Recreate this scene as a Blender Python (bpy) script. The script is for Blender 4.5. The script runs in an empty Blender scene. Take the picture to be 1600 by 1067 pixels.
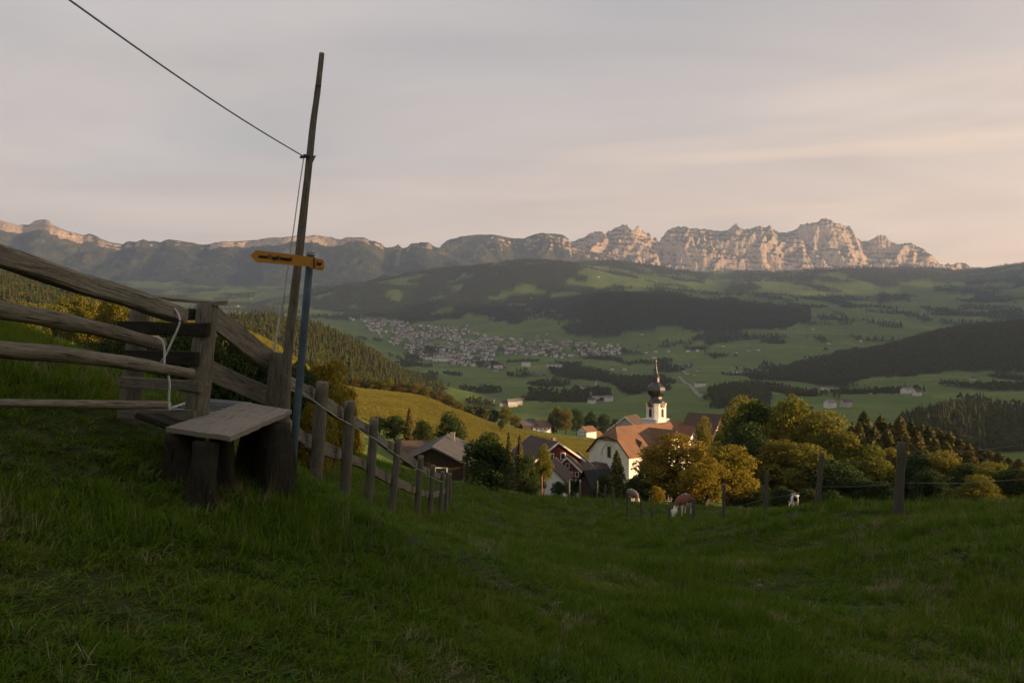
import bpy, bmesh, math, random
import numpy as np
from mathutils import Vector, Matrix, noise as mnoise

R = math.radians
F = 1280.0                       # focal length in photo pixels (1600 wide)
HZ = 533.5                       # horizon row of the photo; the camera is level
SUN_AZ, SUN_EL = R(108.0), R(6.5)  # clockwise from the view direction (+Y)
SUN = Vector((math.sin(SUN_AZ) * math.cos(SUN_EL), math.cos(SUN_AZ) * math.cos(SUN_EL), math.sin(SUN_EL)))

scene = bpy.context.scene
col = scene.collection

# ---------------------------------------------------------------- camera
cam_d = bpy.data.cameras.new('camera')
cam_d.sensor_width = 36.0
cam_d.lens = F / 1600.0 * 36.0
cam_d.clip_start = 0.05
cam_d.clip_end = 60000.0
cam = bpy.data.objects.new('camera', cam_d)
cam.location = (0, 0, 0)
cam.rotation_euler = (R(90), 0, 0)
col.objects.link(cam)
scene.camera = cam

# ---------------------------------------------------------------- sky
world = bpy.data.worlds.new('World')
scene.world = world
world.use_nodes = True
wt = world.node_tree
wt.nodes.clear()


class NT:
    """small helper for node trees"""
    def __init__(self, tree):
        self.t = tree

    def n(self, kind, **kw):
        nd = self.t.nodes.new(kind)
        for k, v in kw.items():
            setattr(nd, k, v)
        return nd

    def lk(self, a, b):
        self.t.links.new(a, b)

    def setin(self, sock, v):
        if isinstance(v, bpy.types.NodeSocket):
            self.lk(v, sock)
        else:
            sock.default_value = v

    def math(self, op, a, b=None, c=None, clamp=False):
        nd = self.n('ShaderNodeMath', operation=op, use_clamp=clamp)
        self.setin(nd.inputs[0], a)
        if b is not None:
            self.setin(nd.inputs[1], b)
        if c is not None:
            self.setin(nd.inputs[2], c)
        return nd.outputs[0]

    def vmath(self, op, a, b=None):
        nd = self.n('ShaderNodeVectorMath', operation=op)
        self.setin(nd.inputs[0], a)
        if b is not None:
            self.setin(nd.inputs[1], b)
        return nd.outputs['Value' if op in ('DOT_PRODUCT', 'LENGTH') else 'Vector']

    def mix(self, f, a, b, blend='MIX'):
        nd = self.n('ShaderNodeMix', data_type='RGBA', blend_type=blend)
        self.setin(nd.inputs[0], f)
        for s, v in ((nd.inputs[6], a), (nd.inputs[7], b)):
            if not isinstance(v, bpy.types.NodeSocket) and len(v) == 3:
                v = (*v, 1)
            self.setin(s, v)
        return nd.outputs[2]

    def ramp(self, f, stops, mode='LINEAR'):
        nd = self.n('ShaderNodeValToRGB')
        nd.color_ramp.interpolation = mode
        els = nd.color_ramp.elements
        while len(els) < len(stops):
            els.new(0.5)
        for e, (p, c) in zip(els, stops):
            e.position = p
            e.color = (*c, 1) if len(c) == 3 else c
        self.setin(nd.inputs[0], f)
        return nd.outputs[0]

    def noise(self, vec, scale, detail=3, rough=0.55, dist=0.0, out=0):
        nd = self.n('ShaderNodeTexNoise')
        if vec is not None:
            self.lk(vec, nd.inputs['Vector'])
        nd.inputs['Scale'].default_value = scale
        nd.inputs['Detail'].default_value = detail
        nd.inputs['Roughness'].default_value = rough
        nd.inputs['Distortion'].default_value = dist
        return nd.outputs[out]

    def mapr(self, f, a, b, c=0.0, d=1.0):
        nd = self.n('ShaderNodeMapRange')
        self.setin(nd.inputs[0], f)
        for i, v in enumerate((a, b, c, d)):
            nd.inputs[i + 1].default_value = v
        return nd.outputs[0]


w = NT(wt)
SKY_STRENGTH = 0.10
tc = w.n('ShaderNodeTexCoord')
dirv = tc.outputs['Generated']
sep = w.n('ShaderNodeSeparateXYZ')
w.lk(dirv, sep.inputs[0])
elev = w.math('MAXIMUM', sep.outputs['Z'], 0.0)
sky = w.n('ShaderNodeTexSky', sky_type='NISHITA')
sky.sun_disc = False
sky.sun_elevation = SUN_EL
sky.sun_rotation = SUN_AZ
sky.altitude = 850
sky.dust_density = 2.0
# thin high cloud cover: warm and pale low down, mauve grey higher up
veil = w.ramp(elev, [(0.0, (0.86, 0.63, 0.45)), (0.10, (0.62, 0.485, 0.39)), (0.22, (0.465, 0.405, 0.372)),
                     (0.42, (0.405, 0.372, 0.362)), (1.0, (0.34, 0.33, 0.335))])
sund = w.vmath('DOT_PRODUCT', dirv, tuple(Vector((SUN.x, SUN.y, 0)).normalized()))
low = w.math('POWER', w.math('SUBTRACT', 1.0, elev, clamp=True), 7.0)
glow = w.math('MULTIPLY', w.mapr(sund, -0.6, 1.0), low)
veil = w.mix(glow, veil, (1.35, 0.80, 0.44))
# cloud texture: planar projection of the layer, stretched
den = w.math('ADD', elev, 0.12)
cx = w.math('DIVIDE', sep.outputs['X'], den)
cy = w.math('DIVIDE', sep.outputs['Y'], den)
cmb = w.n('ShaderNodeCombineXYZ')
w.lk(cx, cmb.inputs[0]); w.lk(w.math('MULTIPLY', cy, 2.1), cmb.inputs[1])
n1 = w.noise(cmb.outputs[0], 0.55, 5, 0.55, 0.6)
tone = w.mapr(n1, 0.3, 0.7, 0.86, 1.12)
vm = w.n('ShaderNodeVectorMath', operation='SCALE')
w.lk(veil, vm.inputs[0]); w.lk(tone, vm.inputs['Scale'])
veil = vm.outputs[0]
# bright thin streaks towards the sun side
cmb2 = w.n('ShaderNodeCombineXYZ')
w.lk(w.math('MULTIPLY', sep.outputs['X'], 1.5), cmb2.inputs[0])
w.lk(w.math('MULTIPLY', sep.outputs['Y'], 1.5), cmb2.inputs[1])
w.lk(w.math('ADD', w.math('MULTIPLY', sep.outputs['Z'], 15.0), w.math('MULTIPLY', sep.outputs['X'], -0.3)), cmb2.inputs[2])
n2 = w.noise(cmb2.outputs[0], 1.25, 4, 0.5, 0.35)
st = w.mapr(n2, 0.50, 0.70)
st = w.math('MULTIPLY', st, w.mapr(sund, -0.45, 0.12))
st = w.math('MULTIPLY', st, w.mapr(elev, 0.33, 0.16))
veil = w.mix(w.math('MULTIPLY', st, 0.52), veil, (1.05, 0.74, 0.48))
# small blue-grey openings
n3 = w.noise(cmb.outputs[0], 0.33, 3, 0.5, 0.3)
opening = w.math('MULTIPLY', w.mapr(n3, 0.47, 0.64), 0.26)
vs = w.n('ShaderNodeVectorMath', operation='SCALE')
w.lk(veil, vs.inputs[0]); vs.inputs['Scale'].default_value = 0.785 / SKY_STRENGTH
final = w.mix(w.math('ADD', opening, 0.05), vs.outputs[0], sky.outputs[0])
bg = w.n('ShaderNodeBackground')
w.lk(final, bg.inputs[0])
bg.inputs[1].default_value = SKY_STRENGTH
wo = w.n('ShaderNodeOutputWorld')
w.lk(bg.outputs[0], wo.inputs[0])

# ---------------------------------------------------------------- sun
sd = bpy.data.lights.new('sun', 'SUN')
sd.energy = 5.0
sd.angle = R(0.6)
sd.color = (1.0, 0.63, 0.32)
so = bpy.data.objects.new('sun', sd)
so.rotation_euler = SUN.to_track_quat('Z', 'Y').to_euler()
so.location = (60, -20, 60)
col.objects.link(so)

vs_ = scene.view_settings
vs_.view_transform = 'Standard'
vs_.look = 'None'
vs_.exposure = 0.98
vs_.gamma = 1.0
vs_.use_curve_mapping = False
scene.render.engine = 'CYCLES'
cy_ = scene.cycles
cy_.use_denoising = True
cy_.max_bounces = 6
cy_.diffuse_bounces = 2
cy_.glossy_bounces = 2
cy_.transmission_bounces = 3
cy_.transparent_max_bounces = 6
cy_.volume_bounces = 0
cy_.caustics_reflective = False
cy_.caustics_refractive = False


def pix(px, py, d):
    """photo pixel + distance along the view direction -> point"""
    return Vector(((px - 800.0) / F * d, d, (HZ - py) / F * d))


# ---------------------------------------------------------------- object helpers
def tag(o, label=None, cat=None, group=None, kind=None):
    for k, v in (('label', label), ('category', cat), ('group', group), ('kind', kind)):
        if v:
            o[k] = v
    return o


def empty(name, loc, rz=0.0):
    o = bpy.data.objects.new(name, None)
    o.empty_display_size = 0.2
    o.location = loc
    o.rotation_euler = (0, 0, rz)
    col.objects.link(o)
    return o


def link(name, me, parent=None, loc=None):
    o = bpy.data.objects.new(name, me)
    col.objects.link(o)
    if parent is not None:
        o.parent = parent
    if loc is not None:
        o.location = loc
    return o


def copy_tree(o, parent=None):
    c = o.copy()
    col.objects.link(c)
    if parent is not None:
        c.parent = parent
    for ch in o.children:
        copy_tree(ch, c)
    return c


class MB:
    """mesh builder: collects vertices and faces, one mesh object at the end"""
    def __init__(self):
        self.v = []; self.f = []; self.m = []; self.g = []

    def add(self, vs, fs, mi=0, grain=None):
        b = len(self.v)
        self.v.extend([tuple(p) for p in vs])
        self.f.extend([tuple(i + b for i in q) for q in fs])
        self.m.extend([mi] * len(fs))
        if grain is None:
            grain = [tuple(p) for p in vs]
        self.g.extend(grain)
        return self

    def box(self, a, b, mi=0):
        x0, y0, z0 = a; x1, y1, z1 = b
        vs = [(x0, y0, z0), (x1, y0, z0), (x1, y1, z0), (x0, y1, z0), (x0, y0, z1), (x1, y0, z1), (x1, y1, z1), (x0, y1, z1)]
        return self.add(vs, [(0, 3, 2, 1), (4, 5, 6, 7), (0, 1, 5, 4), (1, 2, 6, 5), (2, 3, 7, 6), (3, 0, 4, 7)], mi)

    def prism(self, poly, axis_len, mi=0, y0=0.0):
        """polygon in XZ extruded along Y"""
        n = len(poly)
        vs = [(x, y0, z) for x, z in poly] + [(x, y0 + axis_len, z) for x, z in poly]
        fs = [tuple(range(n)), tuple(reversed(range(n, 2 * n)))]
        fs += [(i, i + n, (i + 1) % n + n, (i + 1) % n) for i in range(n)]
        return self.add(vs, fs, mi)

    def lathe(self, prof, seg=16, mi=0, rot=0.0, sq=None):
        vs = []; fs = []
        for r, z in prof:
            for k in range(seg):
                a = rot + 2 * math.pi * k / seg
                vs.append((r * math.cos(a), r * math.sin(a), z))
        m = len(prof)
        for j in range(m - 1):
            for k in range(seg):
                k2 = (k + 1) % seg
                fs.append((j * seg + k, j * seg + k2, (j + 1) * seg + k2, (j + 1) * seg + k))
        fs.append(tuple(reversed(range(seg))))
        fs.append(tuple(range((m - 1) * seg, m * seg)))
        return self.add(vs, fs, mi)

    def tube(self, pts, rad, seg=8, mi=0, wob=0.0, seed=0, flat=(1.0, 1.0), up=Vector((0, 0, 1)), cap=True):
        """tube through points; rad a number or list; wob = relative surface irregularity; flat = width/height factors"""
        pts = [Vector(p) for p in pts]
        n = len(pts)
        rads = list(rad) if hasattr(rad, '__len__') else [rad] * n
        rng = random.Random(seed)
        off = Vector((rng.uniform(0, 99), rng.uniform(0, 99), rng.uniform(0, 99)))
        vs = []; gr = []; fs = []
        L = 0.0
        for i, p in enumerate(pts):
            t = (pts[min(i + 1, n - 1)] - pts[max(i - 1, 0)]).normalized()
            s = t.cross(up)
            if s.length < 1e-3:
                s = t.cross(Vector((0, 1, 0)))
            s.normalize()
            q = s.cross(t).normalized()
            if i:
                L += (p - pts[i - 1]).length
            for k in range(seg):
                a = 2 * math.pi * k / seg
                d = s * math.cos(a) * flat[0] + q * math.sin(a) * flat[1]
                r = rads[i]
                if wob:
                    r *= 1 + wob * mnoise.noise(off + Vector((math.cos(a) * 1.5, math.sin(a) * 1.5, L * 3.0))) * 2
                vs.append(p + d * r)
                gr.append((math.cos(a) * rads[i] + off.x, math.sin(a) * rads[i] + off.y, L + off.z))
        for i in range(n - 1):
            for k in range(seg):
                k2 = (k + 1) % seg
                fs.append((i * seg + k, i * seg + k2, (i + 1) * seg + k2, (i + 1) * seg + k))
        if cap:
            fs.append(tuple(reversed(range(seg))))
            fs.append(tuple(range((n - 1) * seg, n * seg)))
        return self.add(vs, fs, mi, gr)

    def build(self, name, mats, parent=None, origin=None, smooth=False, label=None):
        me = bpy.data.meshes.new(name)
        v = self.v
        if origin is not None:
            o = Vector(origin)
            v = [(p[0] - o.x, p[1] - o.y, p[2] - o.z) for p in v]
        me.from_pydata(v, [], self.f)
        if not isinstance(mats, (list, tuple)):
            mats = [mats]
        for m in mats:
            me.materials.append(m)
        if len(mats) > 1:
            me.polygons.foreach_set('material_index', self.m)
        at = me.attributes.new('grain', 'FLOAT_VECTOR', 'POINT')
        at.data.foreach_set('vector', np.array(self.g, dtype=np.float32).ravel())
        if smooth:
            me.polygons.foreach_set('use_smooth', [True] * len(me.polygons))
        me.update()
        ob = link(name, me, parent, None if parent is not None else origin)
        if label:
            ob['label'] = label
        return ob


def mesh_np(name, verts, faces, mats=(), fmat=None, smooth=False, attrs=None):
    """fast mesh from numpy arrays; faces (n,3) or (n,4)"""
    me = bpy.data.meshes.new(name)
    verts = np.asarray(verts, dtype=np.float32); faces = np.asarray(faces, dtype=np.int32)
    k = faces.shape[1]
    me.vertices.add(len(verts)); me.vertices.foreach_set('co', verts.ravel())
    me.loops.add(faces.size); me.loops.foreach_set('vertex_index', faces.ravel())
    me.polygons.add(len(faces))
    me.polygons.foreach_set('loop_start', np.arange(0, faces.size, k, dtype=np.int32))
    me.polygons.foreach_set('loop_total', np.full(len(faces), k, dtype=np.int32))
    for m in mats:
        me.materials.append(m)
    if fmat is not None:
        me.polygons.foreach_set('material_index', np.asarray(fmat, dtype=np.int32))
    if smooth:
        me.polygons.foreach_set('use_smooth', np.ones(len(faces), dtype=bool))
    for nm, (tp, arr) in (attrs or {}).items():
        at = me.attributes.new(nm, tp, 'POINT')
        arr = np.asarray(arr, dtype=np.float32)
        at.data.foreach_set('vector' if tp == 'FLOAT_VECTOR' else 'value', arr.ravel())
    me.update(calc_edges=True)
    me.validate()
    return me


# ---------------------------------------------------------------- noise (numpy)
def _h(ix, iy, seed):
    n = (ix * 374761393 + iy * 668265263 + seed * 1442695041) & 0xffffffff
    n = ((n ^ (n >> 13)) * 1274126177) & 0xffffffff
    return n ^ (n >> 16)


def perlin(x, y, seed=0):
    x = np.asarray(x, dtype=np.float64); y = np.asarray(y, dtype=np.float64)
    ix = np.floor(x).astype(np.int64); iy = np.floor(y).astype(np.int64)
    fx = x - ix; fy = y - iy

    def g(dx, dy):
        a = _h(ix + dx, iy + dy, seed).astype(np.float64) * (2 * math.pi / 4294967296.0)
        return np.cos(a) * (fx - dx) + np.sin(a) * (fy - dy)
    u = fx * fx * fx * (fx * (fx * 6 - 15) + 10); v = fy * fy * fy * (fy * (fy * 6 - 15) + 10)
    a = g(0, 0) + u * (g(1, 0) - g(0, 0)); b = g(0, 1) + u * (g(1, 1) - g(0, 1))
    return (a + v * (b - a)) * 1.5


def fbm(x, y, seed=0, oct=4, gain=0.5):
    s = 0; a = 1.0
    for i in range(oct):
        s = s + a * perlin(x, y, seed + i * 17)
        x = x * 2.03 + 5.1; y = y * 2.03 + 1.7; a *= gain
    return s


def sstep(a, b, x):
    t = np.clip((x - a) / (b - a), 0, 1)
    return t * t * (3 - 2 * t)
# ================================================================ heights of the land
NEAR = np.array([
    # camera hillock and left side
    (0, 0, -1.55), (0, 3, -1.82), (-1.5, 2.5, -1.22), (-3, 3, -.72), (2, 2, -1.85), (-2.34, 6, -1.04), (-1.79, 6.6, -1.14),
    (0, 6, -2.05), (3.4, 5.5, -2.3), (6, 10, -2.5), (2.5, 9, -2.8), (-.2, 9, -2.35),
    # left fence line
    (-2.08, 8.5, -1.59), (-1.99, 9.6, -1.87), (-2.0, 11.2, -2.21), (-1.89, 12.6, -2.68), (-1.73, 14.8, -3.24), (-1.76, 17.3, -3.8),
    (-1.87, 21, -4.48), (-2.03, 25, -5.2), (-2.27, 30, -6.0),
    # right fence line
    (7.56, 16, -3.3), (6.9, 18.5, -3.8), (6.8, 22, -4.7), (6.8, 26.5, -5.87), (7.3, 33, -7.25), (7.1, 37, -8.25), (6.84, 40, -9.1),
    (11.4, 54, -11.5), (21, 62, -12.8), (6.5, 46, -9.9), (6.3, 51, -10.55), (6.4, 56, -11.2), (6.4, 62, -12.0),
    (-1.05, 45, -8.4), (2.3, 60, -11.5), (-6, 60, -10.5),
    (10, 16, -3.15), (8.75, 16, -3.32), (9.8, 20, -4.2), (12.2, 20, -4.0), (14, 22.5, -4.5), (12.5, 26, -5.75), (12, 30, -6.8), (16, 40, -8.8), (28, 60, -12.4), (40, 80, -16.5),
    (3, 15, -4.0), (3, 22, -5.5), (3, 30, -7.0), (3, 40, -8.8),
    # left of the fence
    (-4, 9, -.55), (-4.9, 9, -.08), (-5.6, 9, .13), (-6.4, 10, .12), (-8, 16, -.9), (-5, 14, -1.7), (-12, 14, .4), (-4.5, 20, -3.2), (-9, 30, -3.6), (-19, 60, -4.5),
    (-8, 0, 1.3), (-5, 4, .1), (-20, 5, 3), (-30, 40, 0.5), (-40, 70, .5),
    # behind and right, out of view: a shoulder shaped to keep the pasture in shade
    (0, -6, -.4), (0, -14, 1.6), (8, -8, .4), (10, 5, -2.0), (20, 10, -1.3), (30, 20, -3.0), (62, 41, -6.0), (50, 5, 3.2), (50, -8, 6.8), (50, -25, 11),
    (80, -10, 11), (80, 20, 4.5), (85, 50, -7.5), (109, 72, -16), (60, 78, -16), (20, -30, 6), (-20, -30, 6), (0, -50, 9),
    (10, 80, -17.5), (-5, 80, -16.0), (-20, 80, -9.5),
], dtype=float)


def tps_fit(P, reg=0.02):
    n = len(P)
    d2 = (P[:, None, 0] - P[None, :, 0]) ** 2 + (P[:, None, 1] - P[None, :, 1]) ** 2
    K = 0.5 * d2 * np.log(d2 + 1e-9)
    K[np.arange(n), np.arange(n)] = reg
    A = np.zeros((n + 3, n + 3))
    A[:n, :n] = K
    A[:n, n] = 1; A[:n, n + 1:] = P[:, :2]
    A[n, :n] = 1; A[n + 1:, :n] = P[:, :2].T
    return np.linalg.solve(A, np.concatenate([P[:, 2], np.zeros(3)]))


TPS = tps_fit(NEAR)


def z_near(x, y):
    x = np.asarray(x, float); y = np.asarray(y, float)
    sh = x.shape
    x = x.ravel(); y = y.ravel()
    out = TPS[-3] + TPS[-2] * x + TPS[-1] * y
    for i, p in enumerate(NEAR):
        d2 = (x - p[0]) ** 2 + (y - p[1]) ** 2
        out += TPS[i] * 0.5 * d2 * np.log(d2 + 1e-9)
    k = np.clip(y / 6, .5, 1.5)
    out += 0.035 * k * perlin(x / .8, y / .8, 3) + 0.07 * k * perlin(x / 2.7, y / 2.7, 4) + 0.02 * perlin(x / .3, y / .3, 5)
    return out.reshape(sh)


DEP = np.array([60, 90, 130, 190, 260, 340, 420, 520, 700, 950, 1300, 1800, 2400, 3000, 3600, 4200, 5000, 6200, 8000, 10500.])
COLS = {
    -900: [430, 425, 420, 415, 410, 410, 410, 410, 395, 385, 410, 430, 445, 450, 450, 445, 440, 425, 400, 380],
    -300: [520, 500, 490, 480, 470, 465, 465, 455, 425, 405, 440, 460, 470, 470, 465, 460, 450, 435, 410, 385],
    0: [560, 540, 525, 518, 522, 525, 520, 505, 465, 438, 470, 490, 492, 490, 486, 482, 475, 462, 440, 410],
    150: [585, 555, 540, 532, 532, 535, 530, 520, 490, 462, 490, 500, 498, 495, 490, 485, 477, 464, 442, 410],
    300: [612, 575, 535, 497, 505, 525, 530, 530, 520, 508, 515, 515, 507, 500, 494, 488, 479, 466, 444, 412],
    400: [635, 605, 568, 527, 537, 560, 565, 555, 525, 500, 530, 530, 520, 511, 503, 496, 484, 468, 446, 415],
    480: [670, 650, 620, 580, 575, 580, 585, 575, 545, 512, 540, 545, 530, 516, 506, 498, 482, 454, 447, 415],
    560: [715, 703, 683, 658, 642, 622, 608, 640, 600, 543, 560, 562, 550, 532, 518, 507, 480, 441, 447, 420],
    640: [752, 740, 722, 692, 664, 632, 618, 645, 640, 600, 590, 582, 572, 552, 530, 513, 482, 426, 442, 425],
    720: [770, 760, 750, 715, 690, 662, 646, 658, 665, 640, 612, 597, 580, 558, 537, 516, 476, 417, 440, 425],
    800: [776, 772, 766, 742, 712, 688, 672, 668, 680, 650, 625, 600, 579, 557, 536, 511, 474, 408, 436, 425],
    880: [778, 780, 778, 762, 728, 700, 687, 679, 690, 655, 627, 603, 580, 557, 533, 500, 468, 413, 413, 425],
    960: [782, 790, 792, 778, 742, 712, 697, 688, 692, 655, 627, 604, 580, 556, 530, 463, 455, 430, 411, 425],
    1040: [785, 795, 798, 782, 748, 722, 706, 695, 690, 655, 625, 602, 579, 554, 527, 466, 456, 446, 420, 425],
    1120: [790, 800, 802, 788, 755, 730, 715, 700, 682, 650, 620, 598, 575, 549, 521, 472, 463, 455, 430, 425],
    1200: [796, 804, 804, 790, 760, 735, 718, 702, 680, 645, 618, 597, 578, 545, 516, 482, 471, 456, 430, 425],
    1300: [798, 806, 806, 792, 765, 740, 722, 704, 682, 648, 618, 602, 558, 545, 510, 492, 480, 458, 424, 425],
    1400: [800, 806, 806, 794, 770, 745, 728, 708, 668, 648, 614, 596, 538, 552, 515, 495, 482, 460, 422, 425],
    1500: [802, 808, 806, 795, 772, 748, 732, 712, 645, 650, 612, 590, 513, 545, 515, 495, 482, 460, 429, 425],
    1600: [800, 806, 806, 795, 772, 750, 735, 712, 660, 655, 614, 590, 503, 530, 510, 490, 478, 455, 413, 420],
    1800: [790, 800, 802, 790, 770, 745, 725, 700, 640, 600, 530, 480, 440, 435, 430, 430, 430, 420, 400, 410],
    2200: [760, 780, 790, 780, 755, 720, 690, 640, 560, 480, 410, 355, 290, 255, 285, 325, 360, 370, 378, 400],  # ridge outside the view, raised to shade the valley floor and town
    2750: [690, 720, 740, 735, 720, 670, 600, 540, 460, 400, 365, 330, 280, 255, 280, 320, 355, 365, 370, 390],  # same unseen ridge further right, shaped for its shadow
}


def pchip(xk, yk, x):
    h = np.diff(xk); dlt = np.diff(yk) / h
    m = np.zeros_like(yk)
    for i in range(1, len(xk) - 1):
        if dlt[i - 1] * dlt[i] > 0:
            w1 = 2 * h[i] + h[i - 1]; w2 = h[i] + 2 * h[i - 1]
            m[i] = (w1 + w2) / (w1 / dlt[i - 1] + w2 / dlt[i])
    m[0] = dlt[0]; m[-1] = dlt[-1]
    k = np.clip(np.searchsorted(xk, x) - 1, 0, len(xk) - 2)
    t = (x - xk[k]) / h[k]
    return ((1 + 2 * t) * (1 - t) ** 2) * yk[k] + t * (1 - t) ** 2 * h[k] * m[k] + t * t * (3 - 2 * t) * yk[k + 1] + t * t * (t - 1) * h[k] * m[k + 1]


_LD = np.linspace(math.log(50), math.log(10500), 320)
_CX = np.array(sorted(COLS), float)
_A = np.stack([pchip(np.log(DEP), np.array(COLS[int(c)], float), np.maximum(_LD, math.log(60))) for c in _CX])     # cols x depth
_PXF = np.linspace(_CX[0], _CX[-1], 700)
_TAB = np.stack([pchip(_CX, _A[:, j], _PXF) for j in range(len(_LD))], axis=1)    # px x depth


def z_far(x, y):
    x = np.asarray(x, float); y = np.maximum(np.asarray(y, float), 50)
    px = np.clip(800 + F * x / y, _PXF[0], _PXF[-1] - 1e-3)
    ld = np.clip(np.log(y), _LD[0], _LD[-1] - 1e-6)
    a = (px - _PXF[0]) / (_PXF[1] - _PXF[0]); b = (ld - _LD[0]) / (_LD[1] - _LD[0])
    i = np.minimum(a.astype(int), len(_PXF) - 2); j = np.minimum(b.astype(int), len(_LD) - 2)
    a = a - i; b = b - j
    py = (_TAB[i, j] * (1 - a) + _TAB[i + 1, j] * a) * (1 - b) + (_TAB[i, j + 1] * (1 - a) + _TAB[i + 1, j + 1] * a) * b
    z = (HZ - py) / F * y
    z = z + 1.1 * sstep(90, 300, y) * fbm(x / 55, y / 55, 11, 3) + 8.0 * sstep(600, 1500, y) * fbm(x / 260, y / 260, 12, 4)
    z = z + 36 * sstep(2800, 6000, y) * fbm(x / 800, y / 800, 13, 4)
    return z


def zg(x, y):
    """height of the ground anywhere"""
    x = np.asarray(x, float); y = np.asarray(y, float)
    t = sstep(52, 80, y)
    return z_near(x, np.minimum(y, 90)) * (1 - t) + z_far(x, y) * t


def gz(x, y):
    return float(zg(np.array([x]), np.array([y]))[0])


def on_ground(px, d, lift=0.0):
    x = (px - 800) / F * d
    return Vector((x, d, gz(x, d) + lift))


def py_of(x, y, z):
    return HZ - F * z / y


def in_poly(px, py, poly):
    res = np.zeros(np.shape(px), bool)
    n = len(poly)
    for i in range(n):
        x1, y1 = poly[i]; x2, y2 = poly[(i + 1) % n]
        c = ((y1 > py) != (y2 > py)) & (px < (x2 - x1) * (py - y1) / (y2 - y1 + 1e-12) + x1)
        res ^= c
    return res


# woods: (outline of the ground they stand on as seen from the viewpoint, depth range, tree height, spacing, kind)
WOODS = {
    'hill': dict(poly=[(470, 480), (495, 452), (560, 441), (640, 425), (720, 416), (800, 406), (850, 402), (900, 410), (898, 428), (872, 440), (930, 452), (1010, 458), (1110, 466),
                       (1200, 478), (1266, 492), (1232, 512), (1150, 522), (1060, 512), (985, 512), (940, 530), (880, 520), (850, 500), (800, 508), (770, 492), (700, 500), (640, 505), (560, 490)],
                 d=(3650, 6600), h=17, sp=15),
    'spur': dict(poly=[(900, 445), (1000, 440), (1270, 470), (1270, 500), (1200, 520), (1140, 524), (1000, 505), (960, 527), (900, 500)], d=(3650, 4500), h=16, sp=12),
    'back': dict(poly=[(880, 380), (1900, 380), (1900, 432), (1500, 442), (1300, 438), (1150, 440), (1050, 432), (880, 425)], d=(6900, 9000), h=22, sp=26),
    'right_hill': dict(poly=[(1185, 590), (1290, 552), (1400, 520), (1500, 490), (1600, 480), (1750, 470), (1750, 592), (1600, 583), (1500, 578), (1420, 586), (1330, 597), (1240, 598)],
                       d=(1850, 2600), h=13, sp=7.5),
    'right_near': dict(poly=[(1392, 690), (1400, 645), (1450, 630), (1530, 630), (1700, 640), (1800, 760), (1560, 735), (1480, 700), (1430, 672)], d=(540, 790), h=12, sp=5.2),
    'left_hill': dict(poly=[(345, 508), (400, 490), (450, 490), (520, 510), (560, 530), (600, 560), (640, 585), (665, 620), (640, 660), (545, 650), (480, 610), (440, 580), (400, 560)],
                      d=(445, 1150), h=12, sp=5.2),
    'clump': dict(poly=[(1112, 614), (1125, 603), (1200, 603), (1216, 622), (1205, 640), (1120, 638)], d=(700, 1500), h=14, sp=6),
    'belt': dict(poly=[(845, 578), (900, 580), (950, 583), (1005, 592), (1015, 612), (985, 615), (960, 598), (900, 592), (850, 588)], d=(1300, 2700), h=15, sp=9),
    'belt_low': dict(poly=[(820, 613), (955, 610), (958, 621), (820, 624)], d=(900, 1700), h=12, sp=7.5),
    'flank': dict(poly=[(560, 590), (650, 588), (690, 605), (725, 618), (765, 655), (745, 668), (700, 640), (640, 615), (570, 606)], d=(470, 1000), h=11, sp=5.5),
    'left_slope': dict(poly=[(-200, 380), (0, 425), (110, 450), (215, 485), (260, 510), (200, 540), (-200, 560)], d=(560, 1150), h=12, sp=5.6),
}


def ragged(x, y, z):
    """where a ground point shows in the picture, shaken a little so that the woods get ragged edges"""
    k = y * .035
    return 800 + F * x / y + 14 * fbm(x / k, y / k, 35, 3), py_of(x, y, z) + 4 * fbm(x / k, y / k, 36, 3)


def wood_mask(x, y, z):
    """1 where woods stand"""
    px, py = ragged(x, y, z)
    m = np.zeros(np.shape(x), bool)
    for k, wd in WOODS.items():
        q = in_poly(px, py, wd['poly']) & (y > wd['d'][0]) & (y < wd['d'][1])
        if k in ('hill', 'back'):
            q &= fbm(x / 300, y / 300, 31, 3) > (-0.30 if k == 'hill' else -0.12)
        m |= q
    # patches of wood on the far slopes and in the valley
    far = (y > 3300) & (fbm(x / 330, y / 460, 32, 3) > 0.20) & ~((px > 500) & (px < 960) & (py > 500))
    rv = (y > 1200) & (y <= 3300) & (fbm(x / 130, y / 260, 33, 3) > 0.46)
    mid = (y > 850) & (y <= 1200) & (fbm(x / 90, y / 150, 34, 3) > 0.52)
    return m | far | rv | mid
# ================================================================ materials
MAT = {}


def mat(name, fn, rough=0.9, spec=0.2, bump=None):
    """fn(NT, node-with-position) -> colour socket or tuple; optional bump socket"""
    m = bpy.data.materials.new(name)
    m.use_nodes = True
    t = NT(m.node_tree)
    bs = m.node_tree.nodes['Principled BSDF']
    c = fn(t)
    b = None
    if isinstance(c, tuple) and len(c) == 2 and isinstance(c[1], tuple):
        c, b = c
    if isinstance(c, bpy.types.NodeSocket):
        t.lk(c, bs.inputs['Base Color'])
    else:
        bs.inputs['Base Color'].default_value = (*c, 1)
    bs.inputs['Roughness'].default_value = rough
    bs.inputs['Specular IOR Level'].default_value = spec
    if b:
        bn = t.n('ShaderNodeBump')
        bn.inputs['Strength'].default_value = b[1]
        bn.inputs['Distance'].default_value = b[2]
        t.lk(b[0], bn.inputs['Height'])
        t.lk(bn.outputs[0], bs.inputs['Normal'])
    MAT[name] = m
    return m


def attr(t, name, out='Vector'):
    nd = t.n('ShaderNodeAttribute')
    nd.attribute_name = name
    return nd.outputs[out]


def pos(t):
    return t.n('ShaderNodeNewGeometry').outputs['Position']


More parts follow.
